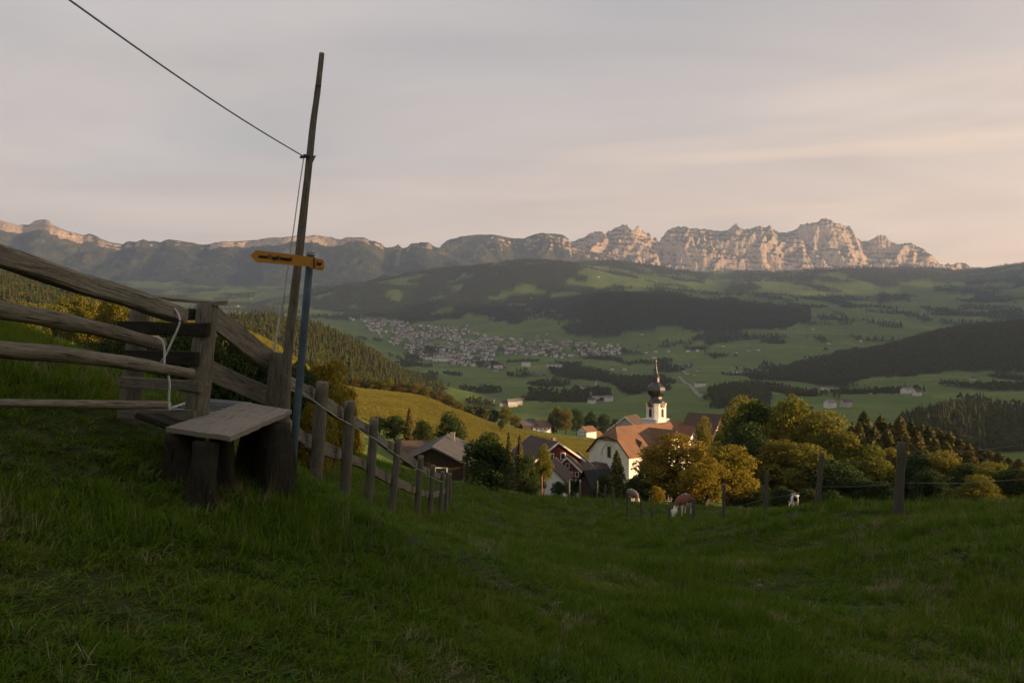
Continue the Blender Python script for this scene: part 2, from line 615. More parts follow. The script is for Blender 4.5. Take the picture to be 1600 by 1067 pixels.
def vscale(t, v, s):
    nd = t.n('ShaderNodeVectorMath', operation='MULTIPLY')
    t.lk(v, nd.inputs[0]); nd.inputs[1].default_value = s
    return nd.outputs[0]


def f_land(t):
    p = pos(t)
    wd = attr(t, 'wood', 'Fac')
    n1 = t.noise(p, 0.0045, 4, 0.6); n2 = t.noise(p, 0.03, 4, 0.6); n3 = t.noise(p, 0.35, 3, 0.6)
    vo = t.n('ShaderNodeTexVoronoi'); vo.inputs['Scale'].default_value = 0.0062
    wp = t.n('ShaderNodeVectorMath', operation='ADD')
    nv = t.noise(p, 0.006, 2, 0.5, out=1)
    sc = t.n('ShaderNodeVectorMath', operation='SCALE'); t.lk(nv, sc.inputs[0]); sc.inputs['Scale'].default_value = 120
    t.lk(p, wp.inputs[0]); t.lk(sc.outputs[0], wp.inputs[1])
    t.lk(wp.outputs[0], vo.inputs['Vector'])
    sepc = t.n('ShaderNodeSeparateColor'); t.lk(vo.outputs['Color'], sepc.inputs[0])
    c = t.mix(t.mapr(sepc.outputs[0], 0, 1), (0.062, 0.118, 0.018), (0.155, 0.188, 0.038))
    c = t.mix(t.mapr(n1, 0.35, 0.68), c, (0.080, 0.115, 0.024))
    c = t.mix(t.math('MULTIPLY', t.mapr(n2, 0.42, 0.66), 0.55), c, (0.048, 0.086, 0.016))
    c = t.mix(t.math('MULTIPLY', t.mapr(n3, 0.45, 0.7), 0.35), c, (0.10, 0.105, 0.04))
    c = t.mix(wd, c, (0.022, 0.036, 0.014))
    return c


mat('land', f_land, 0.95, 0.1)


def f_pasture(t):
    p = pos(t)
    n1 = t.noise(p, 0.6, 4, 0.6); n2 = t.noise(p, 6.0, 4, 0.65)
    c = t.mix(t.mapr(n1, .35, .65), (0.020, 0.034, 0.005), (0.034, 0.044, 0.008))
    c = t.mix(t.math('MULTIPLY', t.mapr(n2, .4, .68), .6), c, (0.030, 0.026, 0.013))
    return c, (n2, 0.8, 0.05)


mat('pasture', f_pasture, 0.95, 0.1)


def f_rock(t):
    p = pos(t)
    g = t.n('ShaderNodeNewGeometry')
    sp = t.n('ShaderNodeSeparateXYZ'); t.lk(g.outputs['Normal'], sp.inputs[0])
    n1 = t.noise(p, 0.006, 5, 0.65); n2 = t.noise(p, 0.025, 4, 0.65)
    # bedding: slightly tilted limestone bands
    s2 = t.n('ShaderNodeSeparateXYZ'); t.lk(p, s2.inputs[0])
    bandc = t.math('ADD', t.math('MULTIPLY', s2.outputs['Z'], 0.022), t.math('ADD', t.math('MULTIPLY', s2.outputs['X'], 0.0022), t.math('MULTIPLY', n1, 2.2)))
    cmbn = t.n('ShaderNodeCombineXYZ'); t.lk(bandc, cmbn.inputs[0])
    band = t.noise(cmbn.outputs[0], 1.0, 3, 0.6)
    rock = t.mix(t.mapr(n2, .35, .7), (0.60, 0.455, 0.32), (0.42, 0.32, 0.23))
    rock = t.mix(t.math('MULTIPLY', t.mapr(band, .45, .66), .5), rock, (0.16, 0.135, 0.11))
    grass = t.mix(t.mapr(n1, .35, .65), (0.075, 0.078, 0.036), (0.105, 0.095, 0.048))
    forest = t.mix(t.mapr(n2, .35, .65), (0.022, 0.032, 0.02), (0.040, 0.050, 0.028))
    # steep -> bare rock; ledges carry grass; below the tree line woods
    steep = t.math('ADD', t.math('SUBTRACT', 1.0, sp.outputs['Z']), t.math('MULTIPLY', t.math('SUBTRACT', n2, 0.5), 0.75))
    rk = attr(t, 'rock', 'Fac')
    thr = t.math('SUBTRACT', 0.66, t.math('MULTIPLY', rk, 0.47))
    isrock = t.math('MULTIPLY', t.math('SUBTRACT', steep, thr), 9.0, clamp=True)
    tl = attr(t, 'trees', 'Fac')
    veg = t.mix(tl, grass, forest)
    # fine relief and water streaks of the faces
    cs = t.n('ShaderNodeCombineXYZ')
    t.lk(t.math('MULTIPLY', s2.outputs['X'], 0.035), cs.inputs[0]); t.lk(t.math('MULTIPLY', s2.outputs['Y'], 0.02), cs.inputs[1]); t.lk(t.math('MULTIPLY', s2.outputs['Z'], 0.007), cs.inputs[2])
    sk = t.noise(cs.outputs[0], 1.0, 5, .7)
    rock = t.mix(t.math('MULTIPLY', t.mapr(sk, .42, .64), .55), rock, (0.15, 0.13, 0.11))
    n4 = t.noise(p, 0.012, 6, .72)
    return t.mix(isrock, veg, rock), (t.math('ADD', n4, t.math('MULTIPLY', sk, .8)), .35, 40.0)


mat('mountain', f_rock, 0.95, 0.1)


# ================================================================ land
def grid_faces(nr, nc):
    i = np.arange((nr - 1) * (nc - 1))
    r = i // (nc - 1); c = i % (nc - 1)
    a = r * nc + c
    return np.stack([a, a + 1, a + nc + 1, a + nc], axis=1)


gx = np.concatenate([np.linspace(-60, -14, 40)[:-1], np.linspace(-14, 16, 190), np.linspace(16, 125, 90)[1:]])
gy = np.concatenate([np.linspace(-70, -3, 40)[:-1], np.linspace(-3, 24, 170), np.linspace(24, 84, 110)[1:]])
X, Y = np.meshgrid(gx, gy)
Z = zg(X, Y)
me = mesh_np('pasture', np.stack([X, Y, Z], -1).reshape(-1, 3), grid_faces(len(gy), len(gx)), [MAT['pasture']], smooth=True)
tag(link('pasture', me), 'sloping green cattle pasture in the foreground', kind='structure')

us = np.concatenate([np.linspace(-1.3, -.68, 60)[:-1], np.linspace(-.68, .68, 460), np.linspace(.68, 1.5, 90)[1:]])
ys = np.exp(np.linspace(math.log(58), math.log(10400), 330))
U, Yy = np.meshgrid(us, ys)
X = U * Yy
hi = np.minimum(1.5 * Yy, 8800); lo = np.maximum(-1.3 * Yy, -8800)      # the sheet ends with the land inside the haze
X = np.where(U > .68, .68 * Yy + (U - .68) / .82 * (hi - .68 * Yy), X)
X = np.where(U < -.68, -.68 * Yy + (U + .68) / .62 * (-.68 * Yy - lo), X)
Z = zg(X, Yy)
wm = wood_mask(X, Yy, Z).astype(np.float32)
Zs = Z - 0.6 * (1 - sstep(70, 83, Yy))
me = mesh_np('terrain', np.stack([X, Yy, Zs], -1).reshape(-1, 3), grid_faces(len(ys), len(us)), [MAT['land']], smooth=True, attrs={'wood': ('FLOAT', wm)})
tag(link('terrain', me), 'green valley and hills rising to the mountains', kind='structure')


# ================================================================ mountains
def mountain(name, label, crest, dc, db, pyb, gul, seed, cliff0, rockf, treef, strata=60.0, back=1800, strm=.30, cw=.15):
    """crest: [(px, py)] seen at distance dc; foot at distance db and row pyb (number)"""
    cp = np.array(crest, float)
    px = np.arange(cp[0, 0], cp[-1, 0], 1.15)
    cy = np.interp(px, cp[:, 0], cp[:, 1])
    nT = 150
    T = np.concatenate([1 - (1 - np.linspace(0, 1, nT)) ** 1.35, 1 + np.linspace(0.02, 1, 22) ** 1.3])
    PX, TT = np.meshgrid(px, T)
    CY = np.meshgrid(cy, T)[0]
    D = np.where(TT <= 1, db + (dc - db) * TT, dc + (TT - 1) * back)
    D = D + 160 * perlin(PX / 60, TT * 0 + 3, seed + 3) * sstep(0, .4, TT)
    xx = (PX - 800) / F * dc * (0.35 + 0.65 * D / dc)    # flanks fan out a little
    zc = (HZ - CY) / F * dc
    zb = (HZ - pyb) / F * db
    # profile: gentle foot, steep wall at the top
    c0, h0 = cliff0
    prof = np.where(TT < c0, h0 * (TT / c0) ** 1.15, h0 + (1 - h0) * np.clip(sstep(c0 - cw, 1 + cw / 3, TT) - float(sstep(c0 - cw, 1 + cw / 3, np.array(c0))), 0, 1) / float(sstep(c0 - cw, 1 + cw / 3, np.array(1.0)) - sstep(c0 - cw, 1 + cw / 3, np.array(c0))))
    prof = np.clip(prof, 0, None)
    prof = np.where(TT > 1, 1 - .6 * (TT - 1), prof)
    z = zb + (zc - zb) * prof
    # gullies and buttresses running down the face
    wx = xx + 260 * perlin(xx / 620, D / 420, seed + 5) + 40 * perlin(xx / 210, D / 160, seed + 6)
    g1 = (1 - 2 * np.abs(perlin(wx / 620, D / 1300, seed))) * (1 + .7 * perlin(xx / 900, D / 700, seed + 7))
    g2 = (1 - 2 * np.abs(perlin(wx / 240, D / 420, seed + 1))) * (.7 + 1.1 * perlin(xx / 520, D / 300, seed + 8))
    g3 = fbm(xx / 70, D / 90, seed + 2, 4, .6)
    env = sstep(0.02, .45, TT) * (1 - .75 * sstep(.86, 1.0, TT))
    z = z + env * (gul * g1 + .45 * gul * g2 + .17 * gul * g3)
    z = z + sstep(.8, 1, TT) * (.05 * gul * g2 + .03 * gul * g3)
    # bedding steps
    if strata:
        q = (z + .12 * xx + 30 * perlin(xx / 300, D / 300, seed + 9)) / strata
        fr = q - np.floor(q)
        zt = z + strata * (sstep(.15, .62, fr) - fr)
        z = z + (zt - z) * strm * sstep(c0 - .25, c0 + .05, TT)
    rock = rockf(PX, TT) if callable(rockf) else np.full(PX.shape, rockf)
    trees = treef(PX, TT)
    trees = np.clip(trees + .9 * fbm(xx / 260, D / 260, seed + 20, 4), 0, 1)
    me = mesh_np(name, np.stack([xx, D, z], -1).reshape(-1, 3), grid_faces(len(T), len(px)), [MAT['mountain']], smooth=False,
                 attrs={'rock': ('FLOAT', rock), 'trees': ('FLOAT', trees)})
    return tag(link(name, me), label, kind='structure')


mountain('mountain_massif', 'high pale limestone massif glowing in the evening sun',
         [(800, 412), (850, 398), (880, 383), (895, 378), (905, 376), (920, 373), (938, 369), (958, 366), (975, 368), (990, 373), (1005, 375), (1024, 378), (1029, 386), (1036, 376),
          (1042, 369), (1055, 364), (1068, 361), (1080, 363), (1092, 363), (1120, 364), (1135, 365), (1150, 362), (1165, 362), (1180, 359), (1195, 360), (1203, 357), (1209, 364), (1216, 367),
          (1230, 364), (1245, 359), (1262, 358), (1275, 355), (1284, 350), (1292, 351), (1300, 354), (1312, 352), (1318, 357), (1330, 369), (1345, 379), (1358, 381), (1368, 380), (1378, 386), (1390, 392),
          (1400, 389), (1415, 385), (1424, 391), (1432, 394), (1438, 393), (1447, 400), (1458, 410), (1466, 424), (1480, 428), (1495, 424), (1510, 427), (1530, 431), (1640, 445)],
         12300, 10950, 448, 135, 41, (.22, .10), .8, lambda p, t: .45 - 2.6 * t, strata=80, strm=.24)
mountain('mountain_middle', 'grey rounded rock peaks behind the wooded hill',
         [(560, 410), (640, 400), (684, 393), (690, 384), (698, 377), (715, 372), (735, 368), (760, 367), (775, 369), (800, 373), (815, 374), (828, 370), (845, 366), (862, 367), (878, 367), (888, 372), (893, 378), (905, 388), (960, 410)],
         10900, 9300, 445, 70, 57, (.60, .42), lambda p, t: .8 * sstep(.58, .85, t), lambda p, t: 1.5 - 1.35 * t, strata=70, strm=.10)
mountain('mountain_left', 'long mountain ridge with a band of pale cliffs',
         [(-330, 350), (-200, 330), (-60, 345), (0, 345), (14, 350), (30, 354), (46, 351), (52, 346), (62, 344), (74, 344), (82, 349), (86, 354), (100, 361), (115, 366), (131, 370), (137, 367), (148, 369), (158, 375), (178, 382),
          (190, 382), (196, 379), (212, 377), (224, 375), (232, 378), (250, 379), (264, 376), (280, 378), (300, 381), (318, 384), (335, 381), (350, 379), (372, 378), (395, 375), (420, 373), (440, 373), (470, 371), (490, 369), (500, 370), (518, 371), (530, 374),
          (543, 371), (556, 372), (570, 374), (578, 379), (585, 379), (596, 382), (602, 388), (612, 387), (622, 382), (628, 388), (636, 386), (642, 381), (656, 380), (668, 380), (676, 384), (688, 390), (700, 398), (740, 415)],
         9600, 7600, 462, 60, 77, (.955, .87), lambda p, t: sstep(.93, .955, t) * np.clip(.45 + .6 * ((p > 330) & (p < 580)) + .8 * ((p < 35) | ((p > 50) & (p < 88))) + .7 * perlin(p / 13, p * 0 + 2, 5), 0, 1) + .35 * sstep(.5, .7, t) * (p < 190), lambda p, t: 1.75 - 1.1 * t - .45 * (p < 180), strata=40, strm=.2, cw=.01)  # woods, thickened so their colour also darkens the slopes lying in shade

# ================================================================ air
hz = bpy.data.materials.new('haze')
hz.use_nodes = True
ht = NT(hz.node_tree)
hz.node_tree.nodes.clear()
pv = ht.n('ShaderNodeVolumePrincipled')
pv.inputs['Color'].default_value = (0.53, 0.69, 1.0, 1)
pv.inputs['Density'].default_value = 4.9e-5
pv.inputs['Anisotropy'].default_value = 0.35
hoo = ht.n('ShaderNodeOutputMaterial')
ht.lk(pv.outputs[0], hoo.inputs['Volume'])
mb = MB().box((-9300, -400, -190), (9300, 14600, 2150))
hob = mb.build('haze', hz)
tag(hob, 'thin evening haze over the valley', kind='stuff')
# ================================================================ plants: materials and generators
def leaf_mat(name, a, b, c, transl=0.30, spec=0.10):
    """a/b two leaf tones mixed leaf by leaf, c a third tone tree by tree"""
    m = bpy.data.materials.new(name)
    m.use_nodes = True
    t = NT(m.node_tree)
    bs = m.node_tree.nodes['Principled BSDF']
    out = m.node_tree.nodes['Material Output']
    oi = t.n('ShaderNodeObjectInfo')
    tn = attr(t, 'tone', 'Fac')
    cc = t.mix(tn, a, b)
    cc = t.mix(t.math('MULTIPLY', oi.outputs['Random'], 0.75), cc, c)
    t.lk(cc, bs.inputs['Base Color'])
    bs.inputs['Roughness'].default_value = 0.65
    bs.inputs['Specular IOR Level'].default_value = spec
    tr = t.n('ShaderNodeBsdfTranslucent')
    t.lk(cc, tr.inputs[0])
    mx = t.n('ShaderNodeMixShader')
    mx.inputs[0].default_value = transl
    t.lk(bs.outputs[0], mx.inputs[1]); t.lk(tr.outputs[0], mx.inputs[2])
    t.lk(mx.outputs[0], out.inputs[0])
    MAT[name] = m
    return m


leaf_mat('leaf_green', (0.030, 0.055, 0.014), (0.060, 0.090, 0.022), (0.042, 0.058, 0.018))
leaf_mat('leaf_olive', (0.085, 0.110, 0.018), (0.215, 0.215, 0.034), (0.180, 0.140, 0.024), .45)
leaf_mat('leaf_gold', (0.135, 0.125, 0.017), (0.310, 0.245, 0.030), (0.235, 0.172, 0.022), .45)
leaf_mat('leaf_rust', (0.105, 0.085, 0.018), (0.180, 0.135, 0.030), (0.090, 0.075, 0.020))
leaf_mat('needle', (0.034, 0.046, 0.016), (0.095, 0.095, 0.028), (0.115, 0.085, 0.024), 0.2)
leaf_mat('needle_far', (0.022, 0.036, 0.016), (0.052, 0.066, 0.024), (0.066, 0.054, 0.020), 0.12)
leaf_mat('leaf_far', (0.042, 0.070, 0.018), (0.095, 0.118, 0.030), (0.088, 0.080, 0.022), 0.25)
mat('bark', lambda t: t.mix(t.mapr(t.noise(vscale(t, attr(t, 'grain'), (6, 6, 1.5)), 3.0, 4), .35, .65), (0.085, 0.068, 0.05), (0.04, 0.032, 0.025)), 0.95, 0.1)


def leaves_np(rng, P, N, size, jit=1.3):
    """diamond leaves at P with rough normals N; returns verts, quads, tone"""
    n = len(P)
    nn = N + rng.normal(0, jit, (n, 3)); nn /= np.linalg.norm(nn, axis=1, keepdims=True) + 1e-9
    a = rng.normal(0, 1, (n, 3)); a -= (a * nn).sum(1, keepdims=True) * nn; a /= np.linalg.norm(a, axis=1, keepdims=True) + 1e-9
    b = np.cross(nn, a)
    s = size * rng.uniform(.6, 1.35, (n, 1))
    V = np.stack([P - a * s * .5, P + b * s * .36 + nn * s * .08, P + a * s * .55, P - b * s * .36 + nn * s * .08], axis=1)
    Q = np.arange(4 * n).reshape(n, 4)
    tone = np.repeat(rng.uniform(0, 1, n), 4)
    return V.reshape(-1, 3), Q, tone


def crown_np(seed, w, h, n, size, lobes=26, z0=0.0, shape=1.0, spread=.62):
    """leaf crown: leaves on the shells of many overlapping lobes spread through an egg-shaped volume of width w, height h"""
    rng = np.random.default_rng(seed)
    C = []
    while len(C) < lobes:
        p = rng.uniform(-1, 1, 3)
        r = np.linalg.norm(p)
        if r > 1 or r < .18:
            continue
        if p[2] < -.55 and rng.random() < .5:
            continue
        C.append(p * (r ** -0.35))
    C = np.array(C)
    taper = 1 - .28 * np.clip(C[:, 2], 0, 1) * shape
    ctr = np.stack([C[:, 0] * w * .5 * spread * taper, C[:, 1] * w * .5 * spread * taper, C[:, 2] * h * .5 * .82], 1)
    rad = rng.uniform(.13, .34, lobes) * w * .5 * rng.uniform(.8, 1.3, lobes)
    k = rng.choice(lobes, n, p=rad ** 2 / (rad ** 2).sum())
    d = rng.normal(0, 1, (n, 3)); d[:, 2] += .25
    d /= np.linalg.norm(d, axis=1, keepdims=True)
    rr = rng.uniform(.35, 1.0, (n, 1)) ** .5 * rng.uniform(.9, 1.12, (n, 1))
    P = ctr[k] + d * rad[k][:, None] * rr * np.array([1.15, 1.15, .85])
    P[:, 2] += z0 + h * .5
    V, Q, tone = leaves_np(rng, P, d, size)
    lt = rng.uniform(-.25, .25, lobes)
    tone = np.clip(tone * .8 + .1 + np.repeat(lt[k], 4), 0, 1)
    return V, Q, tone, ctr + np.array([0, 0, z0 + h * .5])


def tree_meshes(seed, h, w, n, size, leaf, lobes=26, bole=.06, shape=1.0):
    """crown + trunk meshes of a broadleaf tree of height h, width w (base at the origin)"""
    z0 = h * bole
    V, Q, tone, ctr = crown_np(seed, w, h - z0, n, size, lobes, z0, shape)
    cm = mesh_np('crown', V, Q, [MAT[leaf]], attrs={'tone': ('FLOAT', tone)})
    rng = random.Random(seed)
    mb = MB()
    r = h * .024 + .04
    pts = [(rng.uniform(-.03, .03) * h * (i > 0), rng.uniform(-.03, .03) * h * (i > 0), h * .70 * i / 6 - .3 * (i == 0)) for i in range(7)]
    mb.tube(pts, [r * 1.3, r, r * .9, r * .75, r * .6, r * .4, r * .2], 8, 0, .12, seed)
    for j in range(9):
        c = ctr[rng.randrange(len(ctr))]
        b = Vector(pts[rng.randrange(2, 6)])
        e = Vector(c)
        m = (b + e) / 2 + Vector((0, 0, h * .03))
        mb.tube([b, m, e], [r * .38, r * .25, r * .08], 5, 0)
    tm = bpy.data.meshes.new('trunk')
    o = mb.build('trunk', MAT['bark'], smooth=True)
    tm = o.data
    bpy.data.objects.remove(o)
    return cm, tm


def conifer_np(seed, h, w, layers, spikes, ragged=.25):
    rng = np.random.default_rng(seed)
    V = []; Fc = []; tone = []
    for i in range(layers):
        f = (i + .3) / layers
        z = h * (.08 + .92 * f)
        r = w * .5 * (1 - f) ** .82 * rng.uniform(.82, 1.15) + .02 * w
        b = len(V)
        V.append((0, 0, min(z + h / layers * 1.25, h))); tone.append(.35)
        off = rng.uniform(0, 6.28)
        for k in range(spikes * 2):
            a = off + math.pi * k / spikes + rng.normal(0, .08)
            rr = r * (rng.uniform(1 - ragged, 1.1) if k % 2 == 0 else rng.uniform(.42, .62))
            V.append((rr * math.cos(a), rr * math.sin(a), z - r * rng.uniform(.18, .42) * (1 if k % 2 == 0 else .35)))
            tone.append(rng.uniform(.3, 1) if k % 2 == 0 else rng.uniform(0, .4))
        n = spikes * 2
        for k in range(n):
            Fc.append((b, b + 1 + k, b + 1 + (k + 1) % n))
    return np.array(V), np.array(Fc), np.array(tone)


def conifer_meshes(seed, h, w, layers=16, spikes=11, leaf='needle'):
    V, Fc, tone = conifer_np(seed, h, w, layers, spikes)
    # twigs: small needle tufts along the layers break up the outline
    rng = np.random.default_rng(seed + 1)
    n = 900
    f = rng.uniform(.05, .97, n)
    a = rng.uniform(0, 6.28, n)
    r = w * .5 * (1 - f) ** .82 * rng.uniform(.6, 1.08, n)
    P = np.stack([r * np.cos(a), r * np.sin(a), h * (.06 + .93 * f) - .15 * r], 1)
    N = np.stack([np.cos(a), np.sin(a), np.full(n, .6)], 1)
    V2, Q2, t2 = leaves_np(rng, P, N, h * .045, .5)
    T2 = np.concatenate([Q2[:, [0, 1, 2]], Q2[:, [0, 2, 3]]])
    cm = mesh_np('crown', np.concatenate([V, V2]), np.concatenate([Fc, T2 + len(V)]), [MAT[leaf]], attrs={'tone': ('FLOAT', np.concatenate([tone, t2]))})
    mb = MB().tube([(0, 0, -.4), (0, 0, h * .5), (0, 0, h * .97)], [h * .018, h * .012, .01], 7, 0, .1, seed)
    o = mb.build('trunk', MAT['bark'])
    tm = o.data
    bpy.data.objects.remove(o)
    return cm, tm


# ---------------------------------------------------------------- scattering of uncountable stuff (geometry nodes)
def scatter(name, P, rot, scl, idx, protos, label):
    """one object; instances of the proto meshes on the points P"""
    pc = bpy.data.collections.new(name + '_pieces')          # never linked: only feeds the node tree
    for i, me in enumerate(protos):
        o = bpy.data.objects.new('%02d' % i, me)
        pc.objects.link(o)
    me = bpy.data.meshes.new(name)
    n = len(P)
    me.vertices.add(n)
    me.vertices.foreach_set('co', np.asarray(P, np.float32).ravel())
    a = me.attributes.new('rot', 'FLOAT_VECTOR', 'POINT'); a.data.foreach_set('vector', np.asarray(rot, np.float32).ravel())
    a = me.attributes.new('scl', 'FLOAT_VECTOR', 'POINT'); a.data.foreach_set('vector', np.asarray(scl, np.float32).ravel())
    a = me.attributes.new('idx', 'INT', 'POINT'); a.data.foreach_set('value', np.asarray(idx, np.int32))
    for p in protos:
        for m in p.materials:
            if m and m.name not in me.materials:
                me.materials.append(m)
    ob = link(name, me)
    ng = bpy.data.node_groups.new(name, 'GeometryNodeTree')
    ng.interface.new_socket('Geometry', in_out='INPUT', socket_type='NodeSocketGeometry')
    ng.interface.new_socket('Geometry', in_out='OUTPUT', socket_type='NodeSocketGeometry')
    gi = ng.nodes.new('NodeGroupInput'); go = ng.nodes.new('NodeGroupOutput')
    ip = ng.nodes.new('GeometryNodeInstanceOnPoints')
    ci = ng.nodes.new('GeometryNodeCollectionInfo')
    ci.inputs['Collection'].default_value = pc
    ci.inputs['Separate Children'].default_value = True
    ci.inputs['Reset Children'].default_value = True
    ip.inputs['Pick Instance'].default_value = True

    def na(nm, tp):
        x = ng.nodes.new('GeometryNodeInputNamedAttribute')
        x.data_type = tp
        x.inputs['Name'].default_value = nm
        return [o for o in x.outputs if o.enabled][0]
    ng.links.new(gi.outputs[0], ip.inputs['Points'])
    ng.links.new(ci.outputs[0], ip.inputs['Instance'])
    ng.links.new(na('idx', 'INT'), ip.inputs['Instance Index'])
    e2r = ng.nodes.new('FunctionNodeEulerToRotation')
    ng.links.new(na('rot', 'FLOAT_VECTOR'), e2r.inputs[0])
    ng.links.new(e2r.outputs[0], ip.inputs['Rotation'])
    ng.links.new(na('scl', 'FLOAT_VECTOR'), ip.inputs['Scale'])
    ng.links.new(ip.outputs[0], go.inputs[0])
    md = ob.modifiers.new('scatter', 'NODES')
    md.node_group = ng
    tag(ob, label, kind='stuff')
    return ob


# ================================================================ far woods
def far_protos():
    out = []
    for i, (w, ly, sp) in enumerate([(.44, 7, 6), (.50, 6, 6), (.38, 8, 6), (.56, 6, 7)]):
        V, Fc, tone = conifer_np(900 + i, 1.0, w, ly, sp)
        out.append(mesh_np('conifer', V, Fc, [MAT['needle_far']], attrs={'tone': ('FLOAT', tone)}))
    for i in range(3):
        V, Q, tone, _ = crown_np(950 + i, .80, .95, 520, .095, 14, .03)
        out.append(mesh_np('broadleaf', V, Q, [MAT['leaf_far']], attrs={'tone': ('FLOAT', tone)}))
    return out


FARP = far_protos()
rngw = np.random.default_rng(5)


def wood_points(mask_fn, d0, d1, sp, u0=-.75, u1=.80):
    P = []
    y = d0
    rows = []
    while y < d1:
        xs = np.arange(u0 * y, u1 * y, sp)
        rows.append(np.stack([xs + rngw.uniform(-.45, .45, len(xs)) * sp, np.full(len(xs), y) + rngw.uniform(-.45, .45, len(xs)) * sp], 1))
        y += sp
    A = np.concatenate(rows)
    z = zg(A[:, 0], A[:, 1])
    m = mask_fn(A[:, 0], A[:, 1], z)
    return np.column_stack([A[m], z[m]])


def wood(name, pts, h, decid, label):
    n = len(pts)
    idx = np.where(rngw.random(n) < decid, rngw.integers(4, 7, n), rngw.integers(0, 4, n))
    hh = h * rngw.uniform(.55, 1.2, n) * np.where(idx >= 4, .78, 1.0)
    wv = rngw.uniform(.7, 1.35, n)
    scl = np.stack([hh * wv, hh * wv * rngw.uniform(.85, 1.15, n), hh], 1)
    rot = np.stack([np.zeros(n), np.zeros(n), rngw.uniform(0, 6.28, n)], 1)
    return scatter(name, pts, rot, scl, idx, FARP, label)


def only(k):
    wd = WOODS[k]

    def f(x, y, z):
        px, py = ragged(x, y, z)
        q = in_poly(px, py, wd['poly']) & (y > wd['d'][0]) & (y < wd['d'][1])
        if k in ('hill', 'back'):
            q &= fbm(x / 300, y / 300, 31, 3) > (-0.30 if k == 'hill' else -0.12)
        return q
    return f


def rest(x, y, z):
    m = wood_mask(x, y, z)
    for k in WOODS:
        m &= ~only(k)(x, y, z)
    return m


for k, dec, lab in (('hill', .38, 'dark conifer forest covering the wooded hill above the town'),
                    ('spur', .35, 'dark conifer forest on the low spur below the sunlit clearing'),
                    ('back', .3, 'distant forest along the ridge under the limestone massif'),
                    ('right_hill', .45, 'dark mixed forest on the hill right of the valley'),
                    ('right_near', .55, 'dark mixed wood on the knoll below the long barn'),
                    ('left_hill', .55, 'conifer forest on the hill beyond the fence, partly sunlit'),
                    ('clump', .6, 'dark grove on the valley meadow right of the church tower'),
                    ('belt', .7, 'wooded stream belt across the valley floor'),
                    ('belt_low', .75, 'line of trees along the lower valley buildings'),
                    ('flank', .8, 'dark trees behind the crest of the sunlit meadow'),
                    ('left_slope', .6, 'sunlit mixed forest on the hillside behind the gate rails')):
    wd = WOODS[k]
    pts = wood_points(only(k), wd['d'][0], wd['d'][1], wd['sp'], *((-.75, .80) if k not in ('left_slope',) else (-.9, .1)))
    wood('forest', pts, wd['h'], dec, lab)
pts = wood_points(rest, 850, 1900, 8.5)
wood('forest', pts, 12, .75, 'groves and hedgerows in the near valley meadows')
pts = wood_points(rest, 1900, 3300, 11)
wood('forest', pts, 14, .6, 'groves and hedgerows on the valley floor before the town')
pts = wood_points(rest, 3300, 7200, 24)
wood('forest', pts, 20, .2, 'patches of forest on the far slopes')
# ================================================================ finding the ground under a photo pixel
_HD = np.exp(np.linspace(math.log(45), math.log(10400), 2600))


def hit(px, py, dmin=45, dmax=10400):
    """first ground point along the ray through a photo pixel, searched from dmin outwards"""
    d = _HD[(_HD >= dmin) & (_HD <= dmax)]
    x = (px - 800) / F * d
    z = zg(x, d)
    g = py_of(x, d, z)
    k = np.nonzero(g <= py)[0]
    i = k[0] if len(k) else int(np.argmin(np.abs(g - py)))
    return Vector((x[i], d[i], z[i]))


# ================================================================ building materials
def plain(name, c, var=.12, sc=1.5, rough=.85, spec=.2):
    d = tuple(v * (1 - var * 2.2) for v in c)
    return mat(name, lambda t: t.mix(t.mapr(t.noise(pos(t), sc, 4, .6), .35, .68), c, d), rough, spec)


plain('plaster', (0.74, 0.72, 0.68), .06, .6)
plain('plaster_grey', (0.48, 0.46, 0.42), .1, .6)
plain('trim_white', (0.68, 0.66, 0.62), .05, 2)
plain('wood_red', (0.17, 0.045, 0.03), .15, 2)
plain('wood_dark', (0.060, 0.040, 0.028), .2, 2)
plain('wood_brown', (0.15, 0.095, 0.055), .2, 2)
plain('stone', (0.23, 0.21, 0.19), .2, 3)
plain('copper_dark', (0.024, 0.023, 0.024), .2, 1, .38, .6)
plain('gold', (0.75, 0.50, 0.16), .1, 1, .35, .6)
MAT['gold'].node_tree.nodes['Principled BSDF'].inputs['Metallic'].default_value = .9


def f_tiles(a, b):
    def f(t):
        p = pos(t)
        s = t.n('ShaderNodeSeparateXYZ'); t.lk(p, s.inputs[0])
        wv = t.math('SINE', t.math('MULTIPLY', s.outputs['Z'], 40.0))
        n1 = t.noise(p, .5, 4, .6); n2 = t.noise(p, 3.5, 3, .6)
        c = t.mix(t.mapr(n1, .35, .68), a, b)
        c = t.mix(t.math('MULTIPLY', t.mapr(n2, .45, .7), .5), c, tuple(v * .55 for v in b))
        return c, (t.math('ADD', t.math('MULTIPLY', wv, .5), n2), .35, .03)
    return f


mat('tiles_orange', f_tiles((0.225, 0.125, 0.078), (0.165, 0.095, 0.062)), .9, .15)
mat('tiles_brown', f_tiles((0.105, 0.075, 0.06), (0.075, 0.058, 0.05)), .9, .15)
mat('tiles_grey', f_tiles((0.085, 0.086, 0.092), (0.06, 0.06, 0.064)), .85, .2)
mat('slate', f_tiles((0.022, 0.023, 0.025), (0.016, 0.016, 0.018)), .8, .25)
mat('pane', lambda t: (0.02, 0.024, 0.028), .12, .6)


